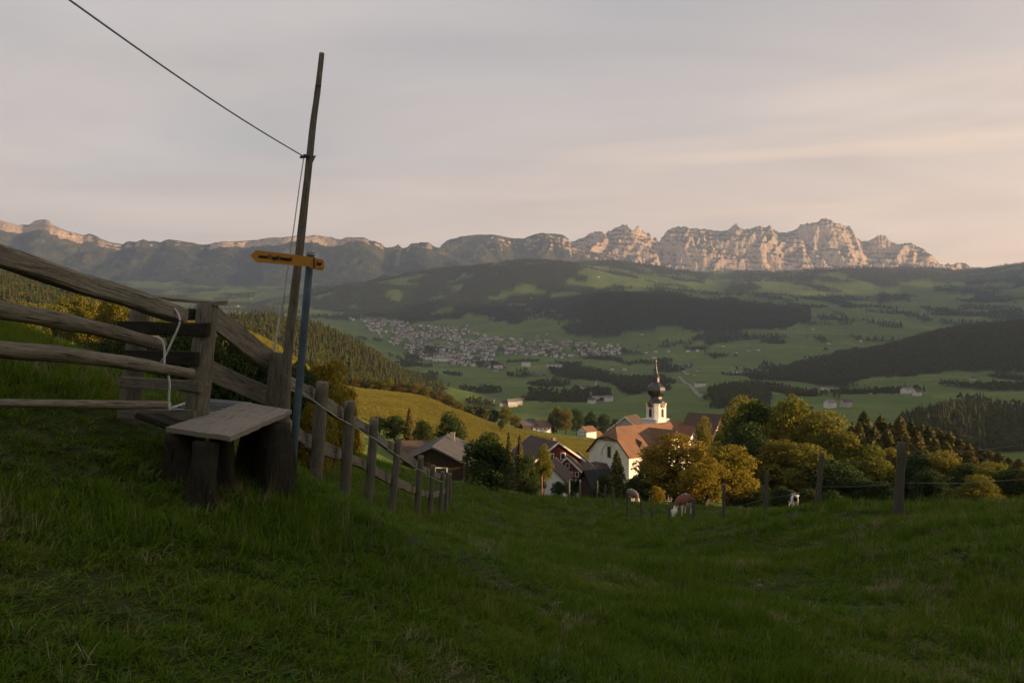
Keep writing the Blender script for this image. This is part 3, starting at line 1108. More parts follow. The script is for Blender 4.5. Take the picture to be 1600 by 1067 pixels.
def window_part(parent, p, nrm, w, h, frame='trim_white', arch=False):
    """window on a wall: frame proud of the wall, pane a sub-part. p = centre in the parent's frame, nrm horizontal unit normal"""
    n = Vector(nrm); s = Vector((-n.y, n.x, 0)); p = Vector(p); u = Vector((0, 0, 1))
    fw = min(w, h) * .16

    def slab(mb, c, hw, hh, t0, t1):
        vs = [c + s * a * hw + u * b * hh + n * t for t in (t0, t1) for a, b in ((-1, -1), (1, -1), (1, 1), (-1, 1))]
        mb.add(vs, [(0, 1, 2, 3), (4, 7, 6, 5), (0, 4, 5, 1), (1, 5, 6, 2), (2, 6, 7, 3), (3, 7, 4, 0)])
    mb = MB()
    for c, hw, hh in ((p + u * (h / 2), w / 2 + fw, fw / 2), (p - u * (h / 2), w / 2 + fw, fw / 2), (p + s * (w / 2), fw / 2, h / 2 - fw / 2), (p - s * (w / 2), fw / 2, h / 2 - fw / 2)):
        slab(mb, c, hw, hh, -.02, .07)
    fr = mb.build('window', MAT[frame], parent)
    m2 = MB()
    slab(m2, p, w / 2 - fw / 2 - .002, h / 2 - fw / 2 - .002, -.02, .03)
    m2.build('pane', MAT['pane'], fr)
    return fr


def house(name, label, loc, rz, l, w, h, rh, wall, roof, over=.6, cat='house', group=None, windows=(), chimney=None, base=None, trim=None, half=None, depth=2.0):
    """ridge along local X; wall height h, roof rise rh; windows: (side, along, z, w, h) with side in '+x -x +y -y'"""
    root = empty(name, loc, rz)
    tag(root, label, cat, group)
    mb = MB()
    prof = [(-w / 2, -depth), (w / 2, -depth), (w / 2, h), (0, h + rh), (-w / 2, h)]
    vs = [(-l / 2, y, z) for y, z in prof] + [(l / 2, y, z) for y, z in prof]
    mb.add(vs, [(4, 3, 2, 1, 0), (5, 6, 7, 8, 9)] + [(i, (i + 1) % 5, (i + 1) % 5 + 5, i + 5) for i in range(5) if i not in (2, 3)])
    mb.build('wall', MAT[wall], root)
    if base:
        bh = base[1]
        MB().box((-l / 2 - .04, -w / 2 - .04, -depth - .02), (l / 2 + .04, w / 2 + .04, bh)).build('ground_floor', MAT[base[0]], root)
    k = rh / (w / 2)
    t = .22
    e = over
    yo = w / 2 + e; zo = h - k * e
    ro = MB()
    for s in (-1, 1):
        vs = []
        for x in (-l / 2 - e * .9, l / 2 + e * .9):
            vs += [(x, 0, h + rh + .03), (x, s * yo, zo + .03), (x, s * yo, zo + .03 + t), (x, 0, h + rh + .03 + t)]
        ro.add(vs, [(0, 1, 2, 3), (7, 6, 5, 4), (0, 4, 5, 1), (3, 2, 6, 7), (1, 5, 6, 2)])
    rob = ro.build('roof', MAT[roof], root)
    if chimney:
        cx, cyy = chimney
        zc = h + rh - k * abs(cyy)
        ch = MB().box((cx - .35, cyy - .3, zc - .4), (cx + .35, cyy + .3, zc + 1.3))
        ch.box((cx - .42, cyy - .37, zc + 1.3), (cx + .42, cyy + .37, zc + 1.42))
        ch.build('chimney', MAT['stone'], rob)
    if trim:
        for sx in (-1, 1):
            for s in (-1, 1):
                x0 = sx * (l / 2 + e * .9)
                tm = MB()
                vs = [(x0 + sx * o, y, z) for o in (.0, .06) for y, z in ((s * .0, h + rh - .1), (s * (yo + .02), zo - .1), (s * (yo + .02), zo + .27), (s * .0, h + rh + .27))]
                tm.add(vs, [(0, 1, 2, 3), (7, 6, 5, 4), (0, 4, 5, 1), (1, 5, 6, 2), (2, 6, 7, 3), (3, 7, 4, 0)])
                tm.build('bargeboard', MAT[trim], rob)
    for side, a, z, ww, wh in windows:
        if side == '+x':
            window_part(root, (l / 2, a, z), (1, 0, 0), ww, wh)
        elif side == '-x':
            window_part(root, (-l / 2, a, z), (-1, 0, 0), ww, wh)
        elif side == '+y':
            window_part(root, (a, w / 2, z), (0, 1, 0), ww, wh)
        else:
            window_part(root, (a, -w / 2, z), (0, -1, 0), ww, wh)
    return root


# ================================================================ the church
TH = R(38)
church = empty('church', (22.4, 190, -36.0), TH)
tag(church, 'white village church with orange tiled roof and dark onion dome tower', 'church')
EV = 10.2                 # eaves above the church's base
CL = 25.0
W2 = 6.5
# nave walls with the gable towards the near left
gable = [(-W2, -2), (W2, -2), (W2, EV), (4.3, EV + 2.2), (3.0, EV + 3.1), (1.6, EV + 3.55), (0, EV + 3.7), (-1.6, EV + 3.55), (-3.0, EV + 3.1), (-4.3, EV + 2.2), (-W2, EV)]
mb = MB()
n = len(gable)
vs = [(0, y, z) for y, z in gable] + [(CL, y, z) for y, z in gable]
mb.add(vs, [tuple(reversed(range(n))), tuple(range(n, 2 * n))] + [(i, (i + 1) % n, (i + 1) % n + n, i + n) for i in (0, 1, n - 1)])
mb.build('wall', MAT['plaster'], church)
# roof: bellcast section, half hip over the gable
sec = [(-7.1, EV - .35), (-5.6, EV + 1.0), (-3.4, EV + 3.15), (0, EV + 5.9), (3.4, EV + 3.15), (5.6, EV + 1.0), (7.1, EV - .35)]
mb = MB()
x0, x1 = -.45, CL + .4
V = [(x0, y, z) for y, z in sec]; V[3] = (2.3, 0, EV + 5.9)
V += [(x1, y, z) for y, z in sec]
V += [(a, b, c - .25) for a, b, c in V]
mb.add(V, [(0, 7, 8, 1), (1, 8, 9, 2), (2, 9, 10, 3), (3, 10, 11, 4), (4, 11, 12, 5), (5, 12, 13, 6), (2, 3, 4),
           (14, 15, 22, 21), (15, 16, 23, 22), (16, 17, 24, 23), (17, 18, 25, 24), (18, 19, 26, 25), (19, 20, 27, 26), (16, 18, 17),
           (0, 1, 15, 14), (1, 2, 16, 15), (2, 4, 18, 16), (4, 5, 19, 18), (5, 6, 20, 19), (0, 14, 21, 7), (6, 13, 27, 20),
           (7, 21, 22, 8), (8, 22, 23, 9), (9, 23, 24, 10), (10, 24, 25, 11), (11, 25, 26, 12), (12, 26, 27, 13)])
roof = mb.build('roof', MAT['tiles_orange'], church)
# dark edge of the roof over the gable
mb = MB()
mb.tube([(-.5, -7.0, EV - .4), (-.5, -5.6, EV + .9), (-.5, -3.4, EV + 3.0), (-.5, 0, EV + 3.75), (-.5, 3.4, EV + 3.0), (-.5, 5.6, EV + .9), (-.5, 7.0, EV - .4)], .16, 6)
mb.build('verge', MAT['wood_dark'], roof)
# dormers on the lit side
for dx in (5.5, 16.8):
    mb = MB()
    mb.add([(dx - .9, -4.9, EV + 1.5), (dx + .9, -4.9, EV + 1.5), (dx, -4.9, EV + 2.7), (dx - .9, -3.2, EV + 3.1), (dx + .9, -3.2, EV + 3.1), (dx, -3.0, EV + 3.4), (dx - .8, -5.4, EV + 1.3), (dx + .8, -5.4, EV + 1.3), (dx, -5.4, EV + 2.6)],
           [(6, 7, 8), (6, 8, 5, 3), (7, 4, 5, 8)])
    mb.build('dormer', MAT['tiles_brown'], roof)
# transept
mb = MB()
prof = [(9.6, EV - .3), (12.6, EV + 5.2), (15.6, EV - .3)]
mb.add([(x, 2.0, z) for x, z in prof] + [(x, -9.6, z) for x, z in prof] + [(x, -9.6, z - .3) for x, z in prof] + [(x, 2, z - .3) for x, z in prof],
       [(0, 1, 4, 3), (1, 2, 5, 4), (6, 7, 10, 9), (7, 8, 11, 10), (3, 4, 7, 6), (4, 5, 8, 7), (0, 3, 6, 9), (2, 11, 8, 5)])
mb.build('transept_roof', MAT['tiles_orange'], church)
MB().prism([(9.9, -2), (15.3, -2), (15.3, EV - .4), (12.6, EV + 4.6), (9.9, EV - .4)], -3.2, y0=-6.1).build('transept_wall', MAT['plaster'], church)
# gabled end bay further right
mb = MB()
mb.add([(x, 0, z) for x, z in ((20.5, EV + 1.6), (23.2, EV + 5.2), (25.9, EV + 1.6))] + [(x, -6.6, z) for x, z in ((20.5, EV + 1.6), (23.2, EV + 5.2), (25.9, EV + 1.6))],
       [(0, 1, 4, 3), (1, 2, 5, 4)])
mb.build('bay_roof', MAT['tiles_orange'], church)
MB().prism([(20.9, 3), (25.5, 3), (25.5, EV + 1.7), (23.2, EV + 4.8), (20.9, EV + 1.7)], 2.0, y0=-6.2).build('bay_wall', MAT['plaster'], church)
# finials on the ridge
for fx in (2.3, 21.5):
    MB().tube([(fx, 0, EV + 5.8), (fx, 0, EV + 7.6)], [.10, .05], 6).tube([(fx, -.3, EV + 7.2), (fx, .3, EV + 7.2)], .05, 5).build('finial', MAT['wood_dark'], roof)
# windows: tall arched ones along the side, one in the gable
for wx in (4.2, 18.0):
    window_part(church, (wx, -W2, EV - 3.4), (0, -1, 0), 1.7, 3.4)
window_part(church, (0, -.2, EV + .2), (-1, 0, 0), 1.25, 2.7, frame='plaster_grey')
mb = MB()     # painted arch band round the gable window
arc = [(-.05, -.2 + 2.6 * math.cos(a), EV - 1.2 + 3.3 * math.sin(a)) for a in np.linspace(.15, math.pi - .15, 13)]
mb.tube(arc, .11, 5).build('arch_moulding', MAT['plaster_grey'], church)
# sacristy in front of the gable
mb = MB().box((-6.2, -2.0, -2), (-.02, 6.6, 4.6)).build('sacristy_wall', MAT['plaster'], church)
mb = MB()
mb.add([(-6.8, -2.6, 4.5), (0, -2.6, 4.5), (0, 7.2, 4.5), (-6.8, 7.2, 4.5), (-2.4, .6, 7.7), (0, .6, 7.7), (-2.4, 4.2, 7.7), (0, 4.2, 7.7)],
       [(0, 1, 5, 4), (0, 4, 6, 3), (3, 6, 7, 2), (4, 5, 7, 6), (0, 3, 2, 1)])
mb.build('sacristy_roof', MAT['tiles_brown'], church)
window_part(church, (-6.2, 2.2, 3.0), (-1, 0, 0), 1.6, 1.5)

# tower
TXY = (20.1, 3.5)
tw = empty('tower', (0, 0, 0))
tw.parent = church
tw.location = (TXY[0], TXY[1], 0)


def octa(a, c):
    return [(a, -c), (a, c), (c, a), (-c, a), (-a, c), (-a, -c), (-c, -a), (c, -a)]


def loft(rings):
    vs = []; fs = []
    for pts, z in rings:
        vs += [(x, y, z) for x, y in pts]
    for j in range(len(rings) - 1):
        for k in range(8):
            k2 = (k + 1) % 8
            fs.append((j * 8 + k, j * 8 + k2, (j + 1) * 8 + k2, (j + 1) * 8 + k))
    fs.append(tuple(range((len(rings) - 1) * 8, len(rings) * 8)))
    return vs, fs


mb = MB()
mb.add(*loft([(octa(2.55, 2.2), 0), (octa(2.55, 2.2), 16.4), (octa(2.7, 2.3), 16.45), (octa(2.7, 2.3), 16.75), (octa(2.1, 1.35), 16.8), (octa(2.1, 1.35), 20.2), (octa(2.25, 1.4), 20.35), (octa(2.25, 1.4), 20.6)]))
mb.build('tower_wall', MAT['plaster'], tw)
prof = [(2.55, 20.55), (2.25, 20.95), (1.55, 21.7), (1.45, 22.2), (1.75, 22.5), (2.25, 23.1), (2.42, 23.8), (2.2, 24.6), (1.6, 25.2), (1.05, 25.6), (.85, 25.9), (.80, 26.9), (1.05, 27.0), (.95, 27.25), (.52, 28.0), (.27, 29.0), (.12, 30.2), (.06, 30.8)]
MB().lathe(prof, 8, 0, R(22.5)).build('onion_dome', MAT['copper_dark'], tw, smooth=False)
MB().lathe([(.05, 30.7), (.16, 30.85), (.2, 31.0), (.16, 31.15), (.05, 31.3)], 10).tube([(0, 0, 31.2), (0, 0, 32.1)], .05, 5).tube([(-.28, 0, 31.75), (.28, 0, 31.75)], .05, 5).build('cross', MAT['gold'], tw)
for nx, ny in ((-1, 0), (0, -1), (1, 0), (0, 1)):
    n_ = Vector((nx, ny, 0)); s_ = Vector((-ny, nx, 0))
    c = n_ * 2.14 + Vector((0, 0, 20.35))
    mb = MB()
    ring = [c + s_ * .82 * math.cos(a) + Vector((0, 0, .82 * math.sin(a))) for a in np.linspace(0, 2 * math.pi, 20, endpoint=False)]
    back = [p + n_ * .18 for p in ring]
    mb.add(ring + back, [tuple(range(20, 40))] + [(i, (i + 1) % 20, (i + 1) % 20 + 20, i + 20) for i in range(20)])
    ck = mb.build('clock', MAT['copper_dark'], tw)
    mb = MB()
    rr = [c + n_ * .20 + s_ * .66 * math.cos(a) + Vector((0, 0, .66 * math.sin(a))) for a in np.linspace(0, 2 * math.pi, 21)]
    mb.tube(rr, .06, 4)
    mb.tube([c + n_ * .22, c + n_ * .22 + s_ * .3 + Vector((0, 0, .42))], .045, 4)
    mb.tube([c + n_ * .22, c + n_ * .22 - s_ * .3 + Vector((0, 0, .1))], .05, 4)
    mb.build('clock_hands', MAT['gold'], ck)
    mb = MB()
    hw, z0, z1 = .45, 17.2, 18.9
    out = [c * 0 + n_ * 2.12 + s_ * a + Vector((0, 0, z)) for a, z in ((-hw, z0), (hw, z0), (hw, z1), (hw * .7, z1 + .3), (0, z1 + .42), (-hw * .7, z1 + .3), (-hw, z1))]
    mb.add(out + [p - n_ * .1 for p in out], [tuple(range(7))] + [(i, i + 7, (i + 1) % 7 + 7, (i + 1) % 7) for i in range(7)])
    mb.build('louvre_window', MAT['wood_dark'], tw)

# ================================================================ village houses
wr = [('+x', a, z, .75, .9) for a in (-1.7, -.6, .6, 1.7) for z in (1.7, 3.3)]


def at(px, py, d):
    return pix(px, py, d)


p = at(677, 700, 110); g = gz(p.x, p.y)
house('barn', 'low grey roofed wooden barn beside the fence end', (p.x + .3, 117.5, p.z - 4.8), R(86), 14, 8.2, 2.9, 1.9, 'wood_dark', 'tiles_grey', 1.1, 'barn',
      windows=[('-x', -1.2, 1.6, 1.6, 1.0), ('-x', 2.6, 1.4, .9, .9)], chimney=(4.0, -1.2), base=('stone', .4))
p = at(642, 700, 131)
house('house', 'small house with rusty brown roof behind the grey roofed barn', (p.x, 131, p.z - 4.2), R(8), 6.5, 7, 2.6, 2.6, 'plaster_grey', 'tiles_brown', .5, windows=[('-y', 0, 1.2, 1.0, 1.0)])
p = at(850, 685, 155)
house('farmhouse', 'big dark farmhouse with brown tiled roof and red gable with white edges', (p.x, 155, p.z - 9.0), R(-66), 10.8, 9.6, 5.6, 3.2, 'wood_red', 'tiles_brown', .7,
      windows=[('+x', -1.2, 6.3, .9, 1.1), ('+x', 1.2, 6.3, .9, 1.1), ('+x', -2.8, 4.0, .9, 1.1), ('+x', 0, 4.0, .9, 1.1), ('+x', 2.8, 4.0, .9, 1.1), ('-y', -3, 4.2, .9, 1.0), ('-y', 0, 4.2, .9, 1.0), ('-y', 3, 4.2, .9, 1.0)],
      chimney=(1.0, 1.5), trim='trim_white')
p = at(863, 724, 140)
house('house', 'white gabled house with steep dark roof below the red gabled farmhouse', (p.x, 143, p.z - 6.2), R(74), 6, 5.6, 3.6, 2.6, 'plaster', 'tiles_brown', .5, windows=[('-x', 0.6, 2.4, .7, 1.0)])
p = at(897, 715, 150)
house('house', 'red timber house with rows of white framed windows and white ground floor', (p.x, 153, p.z - 6.8), R(70), 7, 5.4, 4.4, 2.4, 'wood_red', 'tiles_brown', .55,
      windows=[('-x', a, z, .62, .85) for a in (-1.75, -.6, .6, 1.75) for z in (2.5, 3.9)] + [('-x', 0, 5.4, .62, .8)], trim='trim_white', base=('plaster', 1.6))
p = at(934, 738, 122)
house('shed', 'low shed with black slate roof beside the spruce below the church', (p.x, 124, p.z - 4.4), R(24), 3.6, 4.6, 2.2, 2.1, 'wood_dark', 'slate', .5, 'shed')
p = at(1106, 649, 200)
house('house', 'dark brown roofed house beyond the church nave', (p.x, 203, p.z - 10.0), R(-38), 7.5, 8.0, 6.4, 3.6, 'wood_dark', 'tiles_brown', .8, windows=[('+x', -1.5, 7, .9, 1.1), ('+x', 1.5, 7, .9, 1.1)], trim='wood_dark')
p = at(990, 650, 236)
house('house', 'house half hidden behind the church tower with white roof edge', (p.x - 1, 236, p.z - 9), R(62), 8, 9, 5.5, 3.5, 'plaster_grey', 'tiles_brown', .7, trim='trim_white')
# sunlit farms at the foot of the meadow
p = hit(843, 669, 470, 640)
house('farmhouse', 'sunlit pale farmhouse with orange roof at the edge of the meadow', (p.x, p.y, p.z), R(20), 13, 9.5, 3.6, 3.4, 'plaster', 'tiles_orange', .7, windows=[('-x', a, 2.0, 1, 1.2) for a in (-2, 0, 2)] + [('-y', a, 2, 1, 1.2) for a in (-4, -1, 2, 5)], chimney=(2, 1))
p2 = hit(822, 668, 470, 640)
house('barn', 'dark barn standing against the sunlit pale farmhouse', (p2.x, p2.y + 3, p2.z), R(35), 12, 9, 3.2, 3.2, 'wood_dark', 'tiles_grey', .7, 'barn')
p = hit(917, 680, 430, 640)
house('chalet', 'small sunlit timber chalet with white gable at the trees', (p.x, p.y, p.z), R(40), 8.5, 8, 3.8, 2.6, 'plaster', 'tiles_orange', .8, 'house', windows=[('-x', a, z, .9, 1.0) for a in (-2, 0, 2) for z in (1.2, 3.0)])
p = hit(931, 682, 430, 640)
house('shed', 'small brown timber shed next to the sunlit chalet', (p.x, p.y, p.z), R(35), 6, 5, 2.4, 1.8, 'wood_brown', 'tiles_orange', .5, 'shed')

# ================================================================ town and farms of the valley
plain('wall_pale', (0.62, 0.61, 0.58), .12, .2)
plain('wall_warm', (0.44, 0.40, 0.34), .15, .2)
plain('wall_wood', (0.20, 0.14, 0.10), .2, .2)
plain('roof_far_red', (0.20, 0.135, 0.11), .15, .2)
plain('roof_far_grey', (0.20, 0.19, 0.185), .15, .2)
plain('roof_far_dark', (0.10, 0.088, 0.08), .15, .2)


def small_house(l, w, h, rh):
    """verts, faces, material index (0 wall, 1 roof) of a plain gabled house, ridge along X"""
    o = .5
    v = [(-l / 2, -w / 2, -2.5), (l / 2, -w / 2, -2.5), (l / 2, w / 2, -2.5), (-l / 2, w / 2, -2.5), (-l / 2, -w / 2, h), (l / 2, -w / 2, h), (l / 2, w / 2, h), (-l / 2, w / 2, h), (-l / 2, 0, h + rh), (l / 2, 0, h + rh)]
    f = [(0, 1, 5, 4), (1, 2, 6, 5), (2, 3, 7, 6), (3, 0, 4, 7), (4, 7, 8, 8), (5, 9, 6, 6)]
    k = rh / (w / 2)
    b = len(v)
    v += [(-l / 2 - o, -w / 2 - o, h - k * o + .15), (l / 2 + o, -w / 2 - o, h - k * o + .15), (l / 2 + o, 0, h + rh + .15), (-l / 2 - o, 0, h + rh + .15), (-l / 2 - o, w / 2 + o, h - k * o + .15), (l / 2 + o, w / 2 + o, h - k * o + .15)]
    f += [(b, b + 1, b + 2, b + 3), (b + 3, b + 2, b + 5, b + 4)]
    return v, f, [0] * 6 + [1, 1]


SH = []
for (l, w, h, rh) in ((13, 10, 6.5, 4), (16, 11, 8, 4.2), (11, 9, 6, 4.2), (26, 14, 9, 3.5), (12, 11, 9.5, 4)):
    for wl, rf in (('wall_pale', 'roof_far_red'), ('wall_pale', 'roof_far_grey'), ('wall_warm', 'roof_far_dark'), ('wall_wood', 'roof_far_red'), ('wall_pale', 'roof_far_dark')):
        v, f, mi = small_house(l, w, h, rh)
        f = [tuple(dict.fromkeys(q)) for q in f]
        me = bpy.data.meshes.new('house')
        me.from_pydata(v, [], f)
        me.materials.append(MAT[wl]); me.materials.append(MAT[rf])
        me.polygons.foreach_set('material_index', mi)
        me.update()
        me.transform(Matrix.Diagonal((.82, .82, .82, 1)))
        SH.append(me)

rngt = np.random.default_rng(21)
TOWN = [(545, 498), (600, 500), (660, 508), (720, 512), (765, 528), (830, 531), (900, 535), (970, 541), (972, 555), (880, 561), (840, 556), (790, 554), (765, 558), (770, 574), (720, 572), (665, 564), (640, 556), (615, 540), (585, 520)]
cand = []
while len(cand) < 720:
    px = rngt.uniform(540, 975); py = rngt.uniform(496, 576)
    if not in_poly(np.array([px]), np.array([py]), TOWN)[0]:
        continue
    if px > 770 and rngt.random() < .15:
        continue
    if perlin(np.array([px / 22.]), np.array([py / 9.]), 8)[0] < -.22:
        continue
    q = hit(px, py, 2300, 5600)
    if all((q.x - c[0]) ** 2 + (q.y - c[1]) ** 2 > 13 ** 2 for c in cand):
        cand.append((q.x, q.y, q.z, px, py))
cand.sort(key=lambda c: c[1])
town_lab = {'wall_pale roof_far_red': 'small pale house with reddish roof among the houses of the valley town',
            'wall_pale roof_far_grey': 'small pale house with light grey roof among the houses of the valley town',
            'wall_warm roof_far_dark': 'small beige house with dark roof among the houses of the valley town',
            'wall_wood roof_far_red': 'small brown timber house with reddish roof among the houses of the valley town',
            'wall_pale roof_far_dark': 'small pale house with dark roof among the houses of the valley town'}
for c in cand[:300]:
    me = SH[int(rngt.choice([0, 1, 2, 4])) * 5 + int(rngt.choice(5, p=[.24, .34, .13, .05, .24]))] if rngt.random() > .06 else SH[15 + int(rngt.integers(0, 5))]
    o = link('house', me, loc=(c[0], c[1], c[2]))
    o.rotation_euler = (0, 0, rngt.choice([.3, 1.87]) + rngt.normal(0, .25))
    s_ = rngt.uniform(.7, 1.35); o.scale = (s_ * rngt.uniform(.8, 1.3), s_, s_ * rngt.uniform(.75, 1.1))
    k = ' '.join(m.name for m in me.materials)
    tag(o, town_lab[k], 'house', 'houses of the valley town, ' + k.replace('wall_', '').replace('roof_far_', '').replace('_', ' '))
rest_mb = MB()
for c in cand[300:]:
    v, f, mi = small_house(rngt.uniform(11, 17), rngt.uniform(9, 12), rngt.uniform(6, 9), 4)
    a = rngt.choice([.3, 1.87]) + rngt.normal(0, .25)
    ca, sa = math.cos(a), math.sin(a)
    kk = int(rngt.integers(0, 2)); rr = int(rngt.integers(2, 5))
    vv = [(c[0] + x * ca - y * sa, c[1] + x * sa + y * ca, c[2] + z) for x, y, z in v]
    b = len(rest_mb.v)
    rest_mb.add(vv, [tuple(dict.fromkeys(q)) for q in f])
    rest_mb.m[-8:] = [kk] * 6 + [rr, rr]
o = rest_mb.build('far_houses', [MAT[k] for k in ('wall_pale', 'wall_warm', 'roof_far_red', 'roof_far_grey', 'roof_far_dark')])
tag(o, 'dense far end of the valley town', kind='stuff')
# town trees between the houses
tp = np.array([[c[0] + rngt.normal(0, 22), c[1] + rngt.normal(0, 30)] for c in cand for _ in range(7)])
tp = np.column_stack([tp, zg(tp[:, 0], tp[:, 1])])
wood('town_trees', tp, 8, .9, 'garden trees scattered between the town houses')

# larger halls at the near edge of the town
for px, py, l, w_, h_, mt in ((690, 565, 62, 26, 11, 1), (712, 567, 46, 22, 10, 6), (738, 560, 34, 18, 9, 1), (866, 574, 44, 22, 8, 9), (822, 572, 26, 22, 11, 6), (780, 576, 34, 13, 9, 0), (668, 562, 30, 16, 9, 4)):
    q = hit(px, py, 1900, 5600)
    wl, rf = SH[mt].materials[0], SH[mt].materials[1]
    v, f, mi = small_house(l, w_, h_, 3.0)
    mb = MB(); mb.add(v, [tuple(dict.fromkeys(k)) for k in f]); mb.m = mi
    o = mb.build('hall', [wl, rf])
    o.location = q; o.rotation_euler = (0, 0, .12)
    tag(o, {690: 'longest flat pale hall at the near edge of the valley town', 712: 'pale grey roofed hall beside the longest hall of the town', 738: 'mid sized pale hall inside the town edge', 866: 'dark roofed hall apart from the town on the valley floor',
            822: 'tall grey hall west of the dark roofed hall on the valley floor', 780: 'pale house block with red roof below the town', 668: 'pale hall with dark roof beside the wooded hill foot'}[px], 'hall', 'halls of the valley town')

FARMS = [  # px, py, scale, wall/roof variant, label
    (766, 631, 0, 4, 'white farmhouse at the start of the pale farm track in the near valley'), (800, 634, 1, 1, 'long grey roofed farm building below the pale farm track'), (810, 631, 0, 0, 'red roofed house beside the long grey farm building'),
    (786, 634, 2, 2, 'dark roofed barn between the white farmhouse and long grey building'), (735, 652, 1, 2, 'dark farm building beside the crest of the sunlit meadow'), (752, 656, 0, 3, 'brown house by the tall pale mast below the sunlit meadow'),
    (913, 608, 0, 4, 'white house with dark roof on the tree line of the valley'), (935, 627, 3, 1, 'long white building at the valley tree belt'), (951, 626, 1, 1, 'grey roofed house at the end of the long white building'), (924, 629, 0, 4, 'white house in front of the long white building'),
    (838, 587, 1, 3, 'brown red roofed farmhouse on the rim of the green plateau'), (850, 586, 1, 3, 'brown barn next to the farmhouse on the green plateau'), (764, 574, 1, 0, 'red roofed house at the town outskirts on the plateau'), (774, 580, 1, 2, 'dark barn at the town outskirts'),
    (957, 577, 0, 4, 'white farmhouse amid the tree belt of the valley'), (976, 578, 0, 1, 'grey roofed house amid the tree belt of the valley'), (908, 607, 2, 1, 'little grey roofed hut beside the valley tree line'),
    (1094, 603, 3, 4, 'long white stable beside the pale valley road'), (1079, 572, 1, 0, 'red roofed farmhouse on the valley road'), (1091, 580, 0, 2, 'dark barn below the red roofed farmhouse on the road'), (1022, 559, 0, 4, 'white house at the upper valley road'),
    (1150, 582, 0, 4, 'white farmhouse alone in the open valley meadow'), (1157, 580, 0, 2, 'dark barn behind the lone white farmhouse in the valley'), (1287, 608, 0, 4, 'white farmhouse with tree above the pale lane'), (1297, 609, 1, 2, 'brown barn attached to the farmhouse above the pale lane'),
    (1297, 636, 1, 1, 'pale stable with grey roof on the near right meadow'), (1322, 635, 1, 2, 'dark roofed stable beside the pale one on the right meadow'), (1418, 614, 3, 1, 'long grey roofed barn at the edge of the dark knoll wood'), (1433, 617, 0, 4, 'pale house beside the long grey roofed barn'),
    (1520, 594, 0, 2, 'brown farmhouse alone on the right hill meadow'), (1010, 551, 0, 4, 'white house in a row on the upper valley floor'), (1025, 550, 1, 4, 'white double house in a row on the upper valley floor'), (1045, 549, 0, 1, 'grey roofed house in a row on the upper valley floor'),
    (1075, 549, 1, 4, 'long white house at the right end of the valley row'), (1090, 548, 0, 0, 'red roofed house at the right end of the valley row'), (1130, 541, 0, 4, 'white farmhouse on the green slope under the spur wood'), (1150, 552, 0, 1, 'grey farm under the green slope'), (1170, 548, 1, 2, 'dark roofed farm in the far meadow'), (1185, 547, 0, 4, 'white house beside the dark roofed farm in the far meadow'),
    (1225, 519, 0, 4, 'white farmhouse high on the slope right of the spur wood'), (1240, 518, 0, 2, 'dark barn high on the slope right of the spur wood'), (1270, 515, 0, 0, 'red roofed farm high on the far right slope'), (1295, 537, 0, 4, 'white farm on the far slope above the right forest'), (1345, 533, 0, 1, 'grey farm near the hollow above the right forest'),
    (1265, 489, 0, 3, 'brown farm on the crest at the end of the spur wood'), (935, 433, 1, 4, 'white farm shining on the sunlit clearing of the hill'), (965, 438, 0, 2, 'dark farm on the sunlit clearing of the hill'), (1075, 452, 1, 4, 'white farm on the lower sunlit clearing'), (1092, 457, 0, 0, 'red roofed farm on the lower sunlit clearing'),
    (830, 466, 0, 4, 'white hut in the clearing of the wooded hill'), (730, 508, 0, 4, 'white farm on the green slope above the town'), (870, 541, 1, 4, 'tall white house on the right part of the town'), (355, 489, 1, 4, 'white farm in the far left valley'), (372, 478, 0, 4, 'white house on the far left slope'), (392, 468, 0, 1, 'grey house on the far left slope'), (365, 463, 0, 4, 'pale hut high on the far left slope'),
    (1003, 523, 0, 4, 'white house on the slope above the valley row'), (855, 522, 0, 0, 'red roofed farm on the slope under the spur wood'), (840, 525, 0, 4, 'white farm on the slope under the spur wood'),
]
for px, py, sz, var, lab in FARMS:
    q = hit(px, py + 1.0, 560 if py < 640 else 480)
    o = link('farmhouse' if 'barn' not in lab and 'stable' not in lab else 'barn', SH[sz * 5 + var], loc=q)
    o.rotation_euler = (0, 0, rngt.uniform(-.5, .6))
    tag(o, lab, 'barn' if 'barn' in lab or 'stable' in lab else 'house', 'farms of the valley')

# ================================================================ roads
plain('road', (0.22, 0.205, 0.18), .1, .3)


def road(name, pts, wid, label, dmin=400, lift=.25):
    P = [hit(px, py, dmin) for px, py in pts]
    L = []
    for a, b in zip(P, P[1:]):
        k = max(2, int((b - a).length / 12))
        L += [a.lerp(b, i / k) for i in range(k)]
    L.append(P[-1])
    vs = []; fs = []
    for i, q in enumerate(L):
        t_ = (L[min(i + 1, len(L) - 1)] - L[max(i - 1, 0)]); s_ = Vector((-t_.y, t_.x, 0)).normalized() * wid / 2
        for e in (-1, 1):
            x, y = q.x + s_.x * e, q.y + s_.y * e
            vs.append((x, y, gz(x, y) + lift))
        if i:
            fs.append((2 * i - 2, 2 * i, 2 * i + 1, 2 * i - 1))
    tag(MB().add(vs, fs).build(name, MAT['road']), label, kind='structure')


road('road', [(1040, 568), (1062, 579), (1086, 588)], 9, 'pale road in the valley', 900, .8)
road('road', [(1060, 588), (1080, 604), (1095, 621)], 7, 'pale lane descending the valley meadow', 700, .8)
road('road', [(1312, 610), (1350, 613), (1400, 617)], 6, 'pale lane to the long barn', 700, .8)
road('road', [(1205, 604), (1240, 605), (1268, 608)], 6, 'pale lane on the right meadow', 700, .8)
road('road', [(925, 620), (921, 612), (931, 600), (934, 592)], 5, 'pale farm track', 700, .8)
road('road', [(725, 674), (760, 675), (800, 678), (850, 681), (900, 686), (950, 689)], 2.6, 'narrow pale track across the meadow', 240, .12)
# ================================================================ trees as things
VAR = {}


